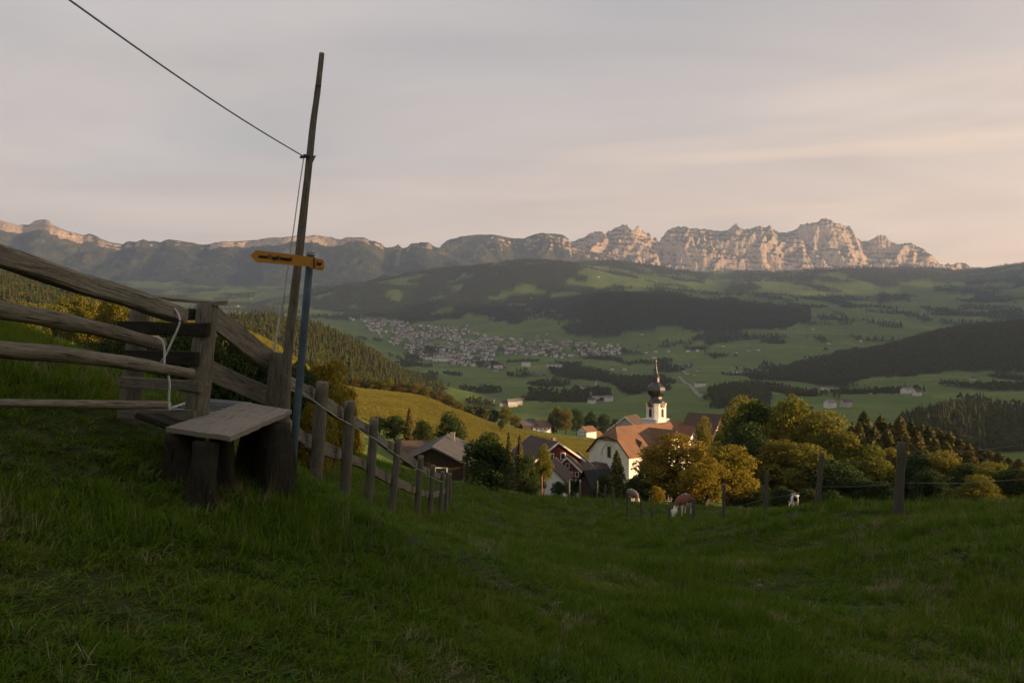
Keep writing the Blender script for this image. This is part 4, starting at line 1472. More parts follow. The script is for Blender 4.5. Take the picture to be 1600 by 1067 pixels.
def variant(kind, k):
    """shared crown/trunk meshes, unit size: height 10 m, width 7 m"""
    key = (kind, k)
    if key not in VAR:
        s = hash((kind, k)) if False else (sum(map(ord, kind)) * 31 + k * 7)
        if kind == 'conifer':
            VAR[key] = conifer_meshes(s, 10.0, 4.6 + .5 * (k % 3), 19 + k % 3 * 2, 13)
        else:
            VAR[key] = tree_meshes(s, 10.0, 7.4, 9000, .27, 'leaf_' + kind, 44, .03 if k < 3 else .2, .7)
    return VAR[key]


rngp = random.Random(77)


def tree(kind, px, d, top, wpx, label, group=None, name=None, k=None, cat='tree', sink=0.0):
    """stands on the ground at column px, distance d; its top reaches photo row top; wpx wide in photo pixels"""
    b = on_ground(px, d)
    h = (HZ - top) / F * d - b.z
    w_ = wpx / F * d
    cm, tm = variant(kind, rngp.randrange(3) if k is None else k)
    root = empty(name or ('spruce_tree' if kind == 'conifer' else 'broadleaf_tree'), (b.x, b.y, b.z - sink), rngp.uniform(0, 6.28))
    ww = 4.9 if kind == 'conifer' else 7.4
    root.scale = (w_ / ww * rngp.uniform(.95, 1.05), w_ / ww * rngp.uniform(.95, 1.05), (h + sink) / (10.0 if kind == 'conifer' else 9.3))
    link('crown', cm, root)
    link('trunk', tm, root)
    tag(root, label, cat, group)
    return root


# golden trees before the church
tree('gold', 1056, 92, 682, 150, 'golden autumn tree standing in front of the church nave', k=0)
tree('gold', 1140, 88, 700, 108, 'golden autumn bush right of the tall golden tree, above the fence', k=1)
tree('gold', 1104, 82, 712, 100, 'lower golden bush between the two golden trees', k=2)
tree('green', 1020, 98, 708, 62, 'dark green tree against the left flank of the golden tree', k=0)
tree('gold', 1026, 74, 757, 30, 'small golden sapling at the pasture edge behind the brown cow', k=2)
tree('olive', 1136, 160, 658, 62, 'olive green tree in front of the dark house beyond the church', k=1)
tree('olive', 1100, 175, 664, 48, 'olive shrub tree between the church and the dark house', k=2)
tree('conifer', 964, 104, 702, 52, 'dark spruce in front of the church gable', k=0)
for px, d, top, wp in ((998, 108, 742, 48), (1030, 104, 735, 60), (1066, 100, 742, 60), (1104, 98, 745, 60)):
    tree('green', px, d, top, wp, 'low dark bush under the golden trees before the church wall', 'dark bushes under the golden trees', name='bush', cat='bush', sink=.6)
for px, d, top, wp in ((1150, 98, 750, 54), (1184, 90, 756, 60), (1222, 86, 760, 62), (1262, 84, 764, 60), (1300, 84, 766, 56)):
    tree('green', px, d, top, wp, 'low dark bush at the pasture edge under the broadleaf belt', 'dark bushes under the broadleaf belt', name='bush', cat='bush', sink=.7)
# broadleaf belt right of the church
G1 = 'sunlit broadleaf trees of the belt right of the church'
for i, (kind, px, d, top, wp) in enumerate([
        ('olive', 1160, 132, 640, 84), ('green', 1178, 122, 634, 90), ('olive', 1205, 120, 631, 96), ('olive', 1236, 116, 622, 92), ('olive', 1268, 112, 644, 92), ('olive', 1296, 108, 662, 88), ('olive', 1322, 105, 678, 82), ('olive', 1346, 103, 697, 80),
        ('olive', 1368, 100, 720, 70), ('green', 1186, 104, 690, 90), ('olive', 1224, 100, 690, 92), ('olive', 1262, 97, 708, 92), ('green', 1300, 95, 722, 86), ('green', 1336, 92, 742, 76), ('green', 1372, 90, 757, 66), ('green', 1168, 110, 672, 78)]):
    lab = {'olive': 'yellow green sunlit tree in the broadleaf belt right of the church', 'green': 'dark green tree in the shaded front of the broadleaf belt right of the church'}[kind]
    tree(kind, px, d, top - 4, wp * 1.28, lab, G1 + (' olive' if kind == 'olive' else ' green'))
# spruces on the right
for i, (px, top) in enumerate([(1332, 668), (1350, 652), (1376, 655), (1392, 668), (1406, 660), (1424, 668), (1440, 676), (1452, 673), (1468, 684), (1484, 690), (1500, 696), (1514, 700), (1530, 706), (1546, 713), (1560, 716), (1576, 722), (1592, 725), (1610, 730), (1630, 736)]):
    d = 138 - i * 1.6 + rngp.uniform(-4, 4)
    tree('conifer', px, d, top - 12 + rngp.uniform(-6, 6), 80 + rngp.uniform(-10, 24), 'sun touched spruce in the long row right of the broadleaf belt', 'spruces of the row on the right')
for px, top in ((1342, 664), (1366, 668), (1386, 664), (1416, 672), (1434, 682), (1460, 690), (1478, 697), (1496, 704), (1520, 712), (1540, 720), (1568, 728), (1586, 733), (1604, 738)):
    tree('conifer', px, 116 + rngp.uniform(-5, 5), top - 2 + rngp.uniform(-8, 8), 84 + rngp.uniform(-12, 20), 'spruce in the front line of the long spruce row', 'spruces of the front line on the right')
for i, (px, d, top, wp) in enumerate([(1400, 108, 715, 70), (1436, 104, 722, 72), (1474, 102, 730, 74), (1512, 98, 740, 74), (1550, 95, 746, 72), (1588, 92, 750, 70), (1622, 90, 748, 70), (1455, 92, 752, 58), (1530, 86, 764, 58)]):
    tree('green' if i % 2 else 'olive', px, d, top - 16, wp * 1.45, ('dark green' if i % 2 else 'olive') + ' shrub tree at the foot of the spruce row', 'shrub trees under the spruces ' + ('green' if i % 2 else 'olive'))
# around the village
tree('green', 764, 50, 676, 104, 'big round dark green bush at the pasture edge before the village', name='bush', k=1, cat='bush', sink=1.1)
tree('green', 822, 62, 712, 44, 'narrow dark green bush beside the big round bush', name='bush', k=2, cat='bush', sink=.8)
tree('olive', 850, 74, 698, 34, 'slender young tree with a reddish stake before the white house', k=3)
tree('conifer', 795, 104, 674, 26, 'short spruce tip behind the big round bush', 'spruce tips behind the round bush', k=1)
tree('conifer', 812, 106, 677, 24, 'short spruce tip behind the big round bush', 'spruce tips behind the round bush', k=2)
for px, d, top, wp, lab in ((836, 92, 738, 40, 'dark garden bush left of the slender young tree'), (872, 118, 752, 30, 'garden bush before the white gabled house'), (893, 126, 750, 34, 'garden bush below the red timber house'), (944, 98, 742, 44, 'dark bush left of the spruce at the shed'), (985, 92, 748, 40, 'dark bush right of the spruce below the church'),
                            (740, 70, 728, 40, 'dark bush at the left foot of the big round bush'), (915, 132, 738, 26, 'dark bush by the slate shed wall')):
    tree('green', px, d, top, wp, lab, name='bush', cat='bush', sink=.5)
tree('green', 704, 152, 648, 62, 'round dark tree behind the grey roofed barn', k=2)
for px, d, top, wp, kind in ((592, 168, 652, 46, 'green'), (618, 160, 650, 48, 'green'), (640, 166, 636, 30, 'conifer'), (661, 158, 658, 40, 'green')):
    tree(kind, px, d, top, wp, 'dark tree of the clump at the foot of the sunlit meadow' if kind == 'green' else 'slim spruce rising from the clump below the sunlit meadow', 'clump below the sunlit meadow' if kind == 'green' else None)
for px, top, wp, kind in ((560, 592, 30, 'rust'), (584, 592, 32, 'olive'), (604, 590, 34, 'olive'), (628, 598, 34, 'rust'), (650, 599, 32, 'rust'), (668, 606, 30, 'olive'), (686, 610, 30, 'rust'), (702, 617, 28, 'rust'), (716, 627, 24, 'olive')):
    tree(kind, px, 440, top, wp, {'rust': 'rust coloured tree', 'olive': 'olive green tree'}[kind] + ' in the row along the crest of the sunlit meadow', 'trees along the meadow crest ' + kind)
tree('green', 783, 380, 656, 13, 'lone small tree on the sunlit meadow', k=1)
for px, d, top, wp, kind in ((772, 545, 640, 26, 'green'), (790, 540, 637, 28, 'olive'), (806, 520, 648, 24, 'olive'), (870, 548, 634, 26, 'olive'), (884, 540, 636, 28, 'olive'), (902, 545, 640, 28, 'green'), (924, 550, 642, 28, 'green'), (944, 560, 648, 30, 'green'), (962, 540, 655, 28, 'green'), (860, 552, 645, 22, 'conifer')):
    tree(kind, px, d, top, wp, {'green': 'dark green tree', 'olive': 'sunlit olive tree', 'conifer': 'small spruce'}[kind] + ' in the grove behind the sunlit farms', None if kind == 'conifer' else 'grove behind the sunlit farms ' + kind)
# bright bushes behind the gate rails
for i, (px, d, top, wp) in enumerate(((92, 66, 462, 74), (136, 70, 455, 78), (176, 66, 462, 70), (40, 62, 478, 70), (5, 60, 482, 70), (208, 64, 478, 60))):
    tree('olive', px, d, top, wp, 'bright yellow green bush behind the gate rails', 'bright bushes behind the gate', name='bush', cat='bush', sink=.5)

# ---------------------------------------------------------------- hedge beyond the stile (near: small leaves)
HEDGE = []
for k, kind in enumerate(('green', 'green', 'gold')):
    V, Q, tone, _ = crown_np(300 + k, 2.4, 2.1, 9000, .085, 34, 0.05, .3, .7)
    HEDGE.append(mesh_np('crown', V, Q, [MAT['leaf_' + kind]], attrs={'tone': ('FLOAT', tone)}))
mbt = MB()
for j in range(7):
    a = j * .9
    mbt.tube([(0, 0, -.2), (.3 * math.cos(a), .3 * math.sin(a), .6), (.75 * math.cos(a), .75 * math.sin(a), 1.5)], [.04, .03, .012], 5, 0, .1, j)
_o = mbt.build('stem', MAT['bark']); STEM = _o.data; bpy.data.objects.remove(_o)
for i, (px, d, top, wpx, k) in enumerate([(150, 12.5, 532, 130, 0), (215, 12.6, 520, 150, 1), (262, 13.6, 512, 150, 0), (312, 14.4, 508, 150, 1), (352, 15.0, 522, 130, 0), (392, 15.6, 540, 130, 1), (428, 16.4, 556, 120, 0), (468, 18.5, 560, 110, 1), (512, 21.0, 556, 108, 2), (540, 24, 602, 60, 2), (490, 16.5, 618, 80, 2)]):
    b = on_ground(px, d)
    h = max((HZ - top) / F * d - b.z, .7)
    w_ = wpx / F * d
    root = empty('hedge_shrub', (b.x, b.y, b.z - .1), rngp.uniform(0, 6.28))
    root.scale = (w_ / 2.5, w_ / 2.5, (h + .1) / 2.1)
    link('crown', HEDGE[k], root); link('stem', STEM, root)
    tag(root, 'dark leafy shrub of the hedge behind the stile' if k < 2 else ('rusty gold shrub catching the sun past the first fence post', 'low gold shrub beyond the second fence post', 'yellow leaved shrub showing between the fence boards')[(8, 9, 10).index(i)], 'shrub', 'hedge behind the stile' if k < 2 else None)
# ================================================================ weathered wood and metal
def f_wood(a, b, moss=.35, lich=.6):
    def f(t):
        g = attr(t, 'grain')
        n1 = t.noise(vscale(t, g, (60, 60, 3.5)), 2.0, 5, .7, .5)
        n2 = t.noise(vscale(t, g, (9, 9, 5)), 2.0, 5, .65)
        n3 = t.noise(g, 26.0, 4, .7)
        cr = t.noise(vscale(t, g, (48, 48, 1.6)), 2.0, 4, .65)
        c = t.mix(t.mapr(n1, .32, .68), a, b)
        c = t.mix(t.math('MULTIPLY', t.mapr(n2, .5, .72), moss), c, (0.075, 0.085, 0.045))
        c = t.mix(t.math('MULTIPLY', t.mapr(n3, .60, .72), lich), c, (0.30, 0.30, 0.26))
        dark = t.mapr(cr, .33, .40)
        c = t.mix(dark, tuple(v * .25 for v in b), c)
        h = t.math('ADD', t.math('MULTIPLY', n1, .6), t.math('MULTIPLY', dark, .8))
        return c, (h, .8, .012)
    return f


mat('wood_post', f_wood((0.20, 0.185, 0.140), (0.075, 0.066, 0.048)), .9, .15)
mat('wood_grey', f_wood((0.115, 0.108, 0.085), (0.05, 0.045, 0.034)), .9, .15)
mat('wood_rail', f_wood((0.27, 0.245, 0.19), (0.085, 0.072, 0.050), .3), .9, .15)
mat('wood_bench', f_wood((0.275, 0.250, 0.205), (0.17, 0.148, 0.118), .1), .85, .2)
mat('wood_black', f_wood((0.038, 0.034, 0.025), (0.020, 0.018, 0.013), .2, .12), .95, .1)
plain('paint_blue', (0.062, 0.100, 0.122), .2, 8, .6, .3)
plain('sign_yellow', (0.42, 0.185, 0.012), .06, 10, .5, .4)
plain('sign_black', (0.02, 0.018, 0.015), .05, 4, .6)
plain('galvanised', (0.24, 0.25, 0.26), .15, 10, .4, .5)
plain('rope_white', (0.55, 0.56, 0.54), .15, 30, .9)
plain('rope_blue', (0.24, 0.30, 0.33), .15, 30, .9)
plain('iron', (0.05, 0.045, 0.042), .2, 20, .6)
plain('wire', (0.12, 0.12, 0.115), .1, 9, .5, .5)
plain('plastic_red', (0.45, 0.03, 0.025), .1, 9, .5, .4)


def line(a, b, n):
    a = Vector(a); b = Vector(b)
    return [a.lerp(b, i / (n - 1)) for i in range(n)]


def pole(name, a, b, r0, r1, matn, parent, seed, bend=.0, seg=14, n=None, wob=.07, flat=(1, 1), origin=None):
    a = Vector(a); b = Vector(b)
    L = (b - a).length
    n = n or max(6, int(L / .07))
    rng = random.Random(seed)
    off = Vector((rng.uniform(0, 50), rng.uniform(0, 50), rng.uniform(0, 50)))
    P = []
    for i, p in enumerate(line(a, b, n)):
        f = i / (n - 1)
        q = Vector((mnoise.noise(off + Vector((f * L * .9, 0, 0))), mnoise.noise(off + Vector((0, f * L * .9, 7))), mnoise.noise(off + Vector((3, 0, f * L * .9)))))
        P.append(p + q * bend)
    rr = [r0 + (r1 - r0) * i / (n - 1) for i in range(n)]
    return MB().tube(P, rr, seg, 0, wob, seed, flat).build(name, MAT[matn], parent, origin, smooth=True)


def board(name, a, b, width, thick, matn, parent, seed, up=(0, 0, 1), wob=.006, origin=None):
    """sawn board from a to b (centre line); width along 'up', thickness across"""
    a = Vector(a); b = Vector(b); up = Vector(up)
    t = (b - a).normalized()
    s = t.cross(up).normalized(); u = s.cross(t).normalized()
    L = (b - a).length
    n = max(4, int(L / .10))
    rng = random.Random(seed)
    off = Vector((rng.uniform(0, 90), rng.uniform(0, 90), 0))
    # bevelled section
    bv = min(width, thick) * .14
    hw, ht = width / 2, thick / 2
    sec = [(-ht, -hw + bv), (-ht + bv, -hw), (ht - bv, -hw), (ht, -hw + bv), (ht, hw - bv), (ht - bv, hw), (-ht + bv, hw), (-ht, hw - bv)]
    vs = []; gr = []; fs = []
    for i in range(n):
        f = i / (n - 1)
        for k, (x, y) in enumerate(sec):
            w1 = mnoise.noise(off + Vector((f * L * 2.2, k * .7, 1))) * wob
            w2 = mnoise.noise(off + Vector((f * L * 2.2, k * .7, 9))) * wob
            e = rng.uniform(-.004, .004) if i in (0, n - 1) else 0
            vs.append(a + t * (f * L + e) + s * (x + w1) + u * (y + w2 * 1.6))
            gr.append((x + off.x, y + off.y, f * L + off.x))
    for i in range(n - 1):
        for k in range(8):
            k2 = (k + 1) % 8
            fs.append((i * 8 + k, i * 8 + k2, i * 8 + 8 + k2, i * 8 + 8 + k))
    fs += [tuple(reversed(range(8))), tuple(range((n - 1) * 8, n * 8))]
    return MB().add(vs, fs, 0, gr).build(name, MAT[matn], parent, origin)


def root_at(name, loc, label, cat, group=None):
    e = empty(name, loc)
    tag(e, label, cat, group)
    return e


# ---------------------------------------------------------------- left fence: posts, boards, cord
o0 = on_ground(490, 8.5)
fence = root_at('wooden_fence', o0, 'weathered post and board fence running downhill from the stile', 'fence')
FP = [(505, 597, 487, 8.5), (547, 627, 535, 9.6), (586, 655, 572, 11.2), (622, 685, 608, 12.6), (658, 712, 650, 14.8), (677, 727, 670, 17.3), (692, 736, 686, 21.0), (700, 738, 696, 25.0), (704, 739, 702.5, 30.0)]
tops = []
for i, (tx, ty, bx, d) in enumerate(FP):
    g = on_ground(bx, d, -.25)
    tp_ = pix(tx, ty, d - .12)
    tops.append(tp_)
    r = [.078, .074, .072, .064, .066, .064, .066, .066, .06][i]
    pole('post', g, tp_, r * .92, r * .82, 'wood_post', fence, 40 + i, .012, origin=o0)
# boards behind the posts (two runs), following the posts
C0 = pix(436, 552, 7.3)       # thick post by the bench


def rail_run(z_off, parent, seed, start, wd, extra=.0):
    pts = [start]
    for i, (tx, ty, bx, d) in enumerate(FP):
        tpp = tops[i]; g = on_ground(bx, d)
        ax = (g - tpp).normalized()
        pts.append(tpp + ax * z_off + Vector((-.12, .03, 0)))
    for i in range(len(pts) - 1):
        a, b = pts[i], pts[i + 1]
        t = (b - a).normalized()
        board('board', a - t * (.10 if i else 0), b + t * .10 + Vector((-.012 * (i % 2), 0, 0)), wd * (1 + .12 * math.sin(i * 2.1)), .042, 'wood_rail', fence, seed + i, wob=.012, origin=o0)


rail_run(.13, fence, 100, pix(448, 590, 7.5) + Vector((-.1, 0, 0)), .135)
rail_run(.62, fence, 120, pix(452, 652, 7.6) + Vector((-.1, 0, 0)), .135)
# electric cord along the posts
cp = [pix(447, 590, 7.25)] + [tops[i] + Vector((.03, -.085, -.26)) for i in range(7)]
mbw = MB()
for a, b in zip(cp, cp[1:]):
    mbw.tube([a, a.lerp(b, .5) + Vector((0, 0, -.012)), b], .0042, 5)
mbw.build('cord', MAT['rope_white'], fence, o0)

# ---------------------------------------------------------------- thick post by the bench with two boards to the stile
o1 = on_ground(420, 7.2)
pp = root_at('corner_post', o1, 'thick weathered round post behind the bench end', 'post')
pole('post', on_ground(418, 7.2, -.2), pix(437, 551, 7.2), .098, .088, 'wood_post', pp, 61, .01, 18, origin=o1)
gl = root_at('fence_boards', pix(335, 540, 6.6), 'two wide weathered boards joining the stile to the thick corner post', 'fence')
board('board', pix(322, 494, 6.55) + Vector((0, .1, 0)), pix(428, 566, 7.33) + Vector((-.02, 0, 0)), .185, .05, 'wood_rail', gl, 71, wob=.015, origin=gl.location)
board('board', pix(300, 572, 6.62) + Vector((0, .1, 0)), pix(416, 618, 7.35), .165, .05, 'wood_rail', gl, 72, wob=.015, origin=gl.location)

# ---------------------------------------------------------------- tall pole
tpz = pix(503, 84, 7.05)
root = on_ground(425, 7.02, -.2)
tall = MB()
ctrl = [(on_ground(438, 7.0, -.2)), pix(450, 545, 7.02), pix(462, 440, 7.02), pix(473, 350, 7.0), pix(482, 262, 7.0), pix(491, 180, 7.0), pix(497, 135, 7.0), tpz]
P = []
for i in range(len(ctrl) - 1):
    for k in range(10):
        P.append(Vector(ctrl[i]).lerp(Vector(ctrl[i + 1]), k / 10))
P.append(Vector(ctrl[-1]))
for _ in range(6):
    P = [P[0]] + [(P[i - 1] + P[i] * 2 + P[i + 1]) / 4 for i in range(1, len(P) - 1)] + [P[-1]]
n = len(P)
tall.tube(P, [.043 - .021 * i / (n - 1) for i in range(n)], 12, 0, .08, 9)
o2 = P[0]
tallr = root_at('wooden_pole', o2, 'tall thin leaning wooden pole rising above the bench into the sky', 'pole')
tall.build('shaft', MAT['wood_post'], tallr, o2, smooth=True)
MB().tube([pix(470, 246, 6.98), pix(476, 244, 6.94), pix(490, 245, 7.02)], [.012, .018, .010], 7).build('bracket', MAT['iron'], tallr, o2)
MB().tube([pix(486, 258, 7.0), pix(493, 243, 7.0)], .006, 5).tube([pix(494, 134, 6.97), pix(501, 135, 7.0)], .01, 5).build('nail', MAT['iron'], tallr, o2)
kn = pix(475, 245, 6.95)
far_end = Vector((-5.9, 4.4, 4.1))
cordr = tag(MB().tube([kn.lerp(pix(108, 0, 4.0), t) - Vector((0, 0, .03 * math.sin(math.pi * t))) for t in np.linspace(0, 1, 14)] + [pix(60, -30, 3.6)], .0052, 6).build('cord', MAT['rope_blue']),
            'thin taut cord stretched from the tall pole up across the sky', 'cord')
tag(MB().tube([kn, pix(468, 290, 6.97), pix(460, 350, 7.0), pix(448, 430, 7.03), pix(444, 462, 7.05)], .0045, 5).tube([pix(444, 462, 7.05), pix(436, 500, 7.08), pix(428, 548, 7.1)], .0095, 6).build('halyard', MAT['rope_white']),
    'white line hanging down beside the tall wooden pole', 'rope')

# ---------------------------------------------------------------- trail signpost
o3 = on_ground(452, 6.75)
sg = root_at('trail_signpost', o3, 'blue metal trail signpost with yellow direction signs', 'signpost')
pt_ = pix(485, 398, 6.75)
MB().tube(line(o3 + Vector((0, 0, -.2)), pt_, 6), .031, 14).build('post', MAT['paint_blue'], sg, o3, smooth=True)
capm = pt_ + Vector((.003, 0, .005))
MB().tube([capm - Vector((0, 0, .012)), capm + Vector((0, 0, .012)), capm + Vector((0, 0, .03))], [.038, .038, .02], 12).build('cap', MAT['galvanised'], sg, o3)


def sign_panel(pts, thick, name, parent, nrm):
    """flat plate from corner points (front face)"""
    n = len(pts)
    nrm = Vector(nrm).normalized()
    vs = [Vector(p) for p in pts] + [Vector(p) + nrm * thick for p in pts]
    fs = [tuple(range(n)), tuple(reversed(range(n, 2 * n)))] + [(i, i + n, (i + 1) % n + n, (i + 1) % n) for i in range(n)]
    return MB().add(vs, fs).build(name, MAT['sign_yellow'], parent, o3)


def marks(a, b, pattern, parent):
    """the worn, no longer legible line of lettering: strokes with the ascenders and descenders that still show"""
    a = Vector(a); b = Vector(b)
    n = len(pattern)
    x = (b - a) / n
    nr = Vector((0, -1, 0)); nr = (nr - x.normalized() * nr.dot(x.normalized())).normalized()
    u = nr.cross(x.normalized())
    X = .021
    mb = MB()
    def bar(p, q, w):
        t = (q - p).normalized(); s = nr.cross(t) * w / 2
        vs = [p - s, p + s, q + s, q - s]
        mb.add([v + nr * .0015 for v in vs] + [v + nr * .0035 for v in vs], [(3, 2, 1, 0), (4, 5, 6, 7), (0, 1, 5, 4), (1, 2, 6, 5), (2, 3, 7, 6), (3, 0, 4, 7)])
    for i, c in enumerate(pattern):
        o = a + x * (i + .15)
        r = x * .55
        lo = -u * (.012 if c in 'pg' else 0) - u * X / 2
        hi = u * (.014 if c in 'ldhk' else 0) + u * X / 2
        bar(o + lo, o + hi, .005)
        if c != 'l':
            bar(o + r - u * X / 2, o + r + u * X / 2, .005)
            bar(o + u * X * .42, o + r + u * X * .42, .005)
            if c in 'xdg':
                bar(o - u * X * .42, o + r - u * X * .42, .005)
    mb.build('lettering', MAT['sign_black'], parent, o3)


dS = 6.70
ap = sign_panel([pix(391, 399.5, dS + .05), pix(400, 409.5, dS + .05), pix(479, 416.5, dS), pix(479, 400.5, dS), pix(400, 391, dS + .05)], .004, 'direction_sign', sg, (0, 1, 0))
marks(pix(404, 401.0, dS + .05), pix(456, 406.0, dS + .01), 'xxxxxxlllxpgdlhxxxxxxk', ap)
bp = sign_panel([pix(477.5, 400.5, dS - .045), pix(478.5, 415, dS - .045), pix(490, 420, dS - .035), pix(491.5, 402.5, dS - .035)], .004, 'clamp_plate', sg, (0, 1, 0))
rp = sign_panel([pix(491.6, 403, dS - .01), pix(490.5, 420.5, dS - .01), pix(504, 423, dS + .03), pix(507, 416, dS + .03), pix(505.5, 406, dS + .03)], .004, 'direction_sign', sg, (0, 1, 0))
marks(pix(495, 411.5, dS - .006), pix(503, 414, dS + .024), 'lxxl', rp)
MB().tube([pix(491, 402, dS - .05), pix(490.3, 420.5, dS - .05)], .006, 6).build('clamp_bar', MAT['iron'], sg, o3)

# ---------------------------------------------------------------- bench
o4 = on_ground(350, 6.1)
bench = root_at('bench', o4, 'rough plank bench on dark stump legs beside the stile', 'bench')
c1, c2, c3, c4 = pix(259, 667, 5.85), pix(360, 682, 5.45), pix(456, 640, 6.35), pix(381, 628, 6.75)
zt = (c1.z + c2.z + c3.z + c4.z) / 4
nU, nV = 26, 12
vs = []; gr = []
for i in range(nU + 1):
    for j in range(nV + 1):
        u, v = i / nU, j / nV
        p = (c1.lerp(c4, u)).lerp(c2.lerp(c3, u), v)
        e = 1 if 0 < j < nV else .0
        p = p + Vector((0, 0, .008 * mnoise.noise(Vector((u * 6, v * 3, 1)))))
        if j == nV:
            p += (c2 - c1).normalized() * .025 * mnoise.noise(Vector((u * 9, 3, 2)))
        vs.append(p); gr.append((v * .6, .1, u * 1.4))
m_ = len(vs)
vs += [p - Vector((0, 0, .034)) for p in vs]; gr += [(g_[0], .16, g_[2]) for g_ in gr]
fs = []
W_ = nV + 1
for i in range(nU):
    for j in range(nV):
        a = i * W_ + j
        fs.append((a, a + 1, a + W_ + 1, a + W_)); fs.append((m_ + a, m_ + a + W_, m_ + a + W_ + 1, m_ + a + 1))
for i in range(nU):
    a = i * W_; fs.append((a, a + W_, m_ + a + W_, m_ + a))
    a = i * W_ + nV; fs.append((a, m_ + a, m_ + a + W_, a + W_))
for j in range(nV):
    a = j; fs.append((a, m_ + a, m_ + a + 1, a + 1))
    a = nU * W_ + j; fs.append((a, a + 1, m_ + a + 1, m_ + a))
MB().add(vs, fs, 0, gr).build('seat', MAT['wood_bench'], bench, o4)


def stump(a, b, r0, r1, seed, fl=(1, 1)):
    return pole('leg', a, b, r0, r1, 'wood_black', bench, seed, .02, 18, 16, .20, fl, o4)


stump(on_ground(308, 5.55, -.12), pix(322, 684, 5.6) - Vector((0, 0, .03)), .105, .085, 81)
stump(on_ground(272, 5.9, -.12), pix(285, 676, 5.9) - Vector((0, 0, .02)), .12, .10, 82)
stump(on_ground(350, 6.0, -.12), pix(345, 672, 5.9) - Vector((0, 0, .05)), .09, .08, 83)
stump(on_ground(398, 6.45, -.12), pix(408, 640, 6.45) - Vector((0, 0, .07)), .15, .125, 84)
stump(on_ground(424, 6.2, -.12), pix(432, 652, 6.2) - Vector((0, 0, .05)), .15, .12, 85)

# ---------------------------------------------------------------- stile
o5 = on_ground(270, 6.5)
st_ = root_at('stile', o5, 'weathered wooden stile with two posts and step boards', 'stile')
pole('post', on_ground(292, 6.25, -.2), pix(326, 474, 6.3), .092, .080, 'wood_post', st_, 91, .008, 18, origin=o5)
pole('post', on_ground(196, 6.75, -.2), pix(219, 480, 6.8), .088, .078, 'wood_post', st_, 92, .01, 18, origin=o5)
board('top_board', pix(208, 461, 6.8), pix(344, 474, 6.28), .13, .03, 'wood_rail', st_, 93, up=(0, 1, .1), origin=o5)
for i, (a, b, wd) in enumerate([((186, 511, 6.62), (326, 516, 6.17), .10), ((196, 556, 6.62), (308, 560, 6.17), .10), ((190, 597, 6.60), (314, 604, 6.15), .085), ((186, 646, 6.60), (305, 649, 6.14), .085)]):
    board('step_board', pix(*a), pix(*b), wd, .04, 'wood_black' if i < 2 else 'wood_post', st_, 94 + i, origin=o5)
pole('block', pix(303, 483, 6.34), pix(303, 500, 6.34), .085, .085, 'wood_black', st_, 99, .0, 12, 5, .12, origin=o5)
board('tread', on_ground(232, 6.2, .30), on_ground(300, 6.0, .36), .24, .045, 'wood_black', st_, 98, up=(0, 1, 0), origin=o5)

# ---------------------------------------------------------------- gate rails tied with rope
o6 = on_ground(120, 5.2)
gate = root_at('bar_gate', o6, 'four weathered loose gate rails tied up with white rope', 'gate')
board('rail', pix(-80, 376, 4.2), pix(285, 493, 5.95), .112, .09, 'wood_rail', gate, 141, wob=.012, origin=o6)
pole('rail', pix(-80, 462, 4.25), pix(256, 538, 5.95), .053, .045, 'wood_rail', gate, 142, .026, 16, None, .12, origin=o6)
pole('rail', pix(-80, 536, 4.3), pix(296, 584, 6.0), .049, .040, 'wood_rail', gate, 143, .026, 16, None, .12, origin=o6)
pole('rail', pix(-80, 629, 4.3), pix(264, 634, 5.95), .024, .029, 'wood_rail', gate, 144, .014, 12, None, .12, flat=(1, 1), origin=o6)


def rope(name, pts, r, label):
    P = [Vector(p) for p in pts]
    # Catmull-Rom smoothing
    out = []
    for i in range(len(P) - 1):
        p0, p1, p2, p3 = P[max(i - 1, 0)], P[i], P[i + 1], P[min(i + 2, len(P) - 1)]
        for k in range(6):
            t = k / 6
            out.append(.5 * ((2 * p1) + (p2 - p0) * t + (2 * p0 - 5 * p1 + 4 * p2 - p3) * t * t + (3 * p1 - p0 - 3 * p2 + p3) * t ** 3))
    out.append(P[-1])
    return tag(MB().tube(out, r, 7).build(name, MAT['rope_white'], smooth=True), label, 'rope')


dr = 5.80
rope('rope', [pix(250, 478, dr + .05), pix(262, 478, dr), pix(274, 484, dr), pix(281, 500, dr), pix(277, 515, dr), pix(268, 535, dr), pix(258, 556, dr), pix(252, 565, dr + .06)], .0075, 'white rope looped over the top gate rail')
rope('rope', [pix(236, 527, dr + .04), pix(246, 527, dr), pix(254, 533, dr - .02), pix(257, 550, dr - .02), pix(257, 572, dr - .03), pix(262, 583, dr - .03), pix(265, 600, dr - .02), pix(264, 620, dr), pix(265, 641, dr)], .0085, 'white rope hanging from the second rail down to the lowest rail')
rope('rope', [pix(258, 574, dr - .05), pix(250, 568, dr - .06), pix(241, 570, dr - .07), pix(240, 576, dr - .06), pix(248, 581, dr - .08), pix(257, 578, dr - .06), pix(252, 574, dr - .09), pix(246, 573, dr - .07), pix(258, 580, dr - .05)], .008, 'white rope knot tied on the third gate rail')

# ---------------------------------------------------------------- metal grating lying behind the stile
o7 = on_ground(320, 7.2, .12)
gr_ = root_at('metal_grating', o7, 'galvanised metal bar grating lying behind the bench', 'grating')
ga, gb, gc, gd = pix(262, 640, 6.7), pix(335, 646, 6.75), pix(392, 631, 7.7), pix(312, 623, 7.9)
MB().tube([ga, gb, gc, gd, ga], .014, 6).build('frame', MAT['galvanised'], gr_, o7)
for i in range(6):
    f = (i + .7) / 6.6
    MB().tube([ga.lerp(gd, f), gb.lerp(gc, f)], .008, 5).build('bar', MAT['galvanised'], gr_, o7)

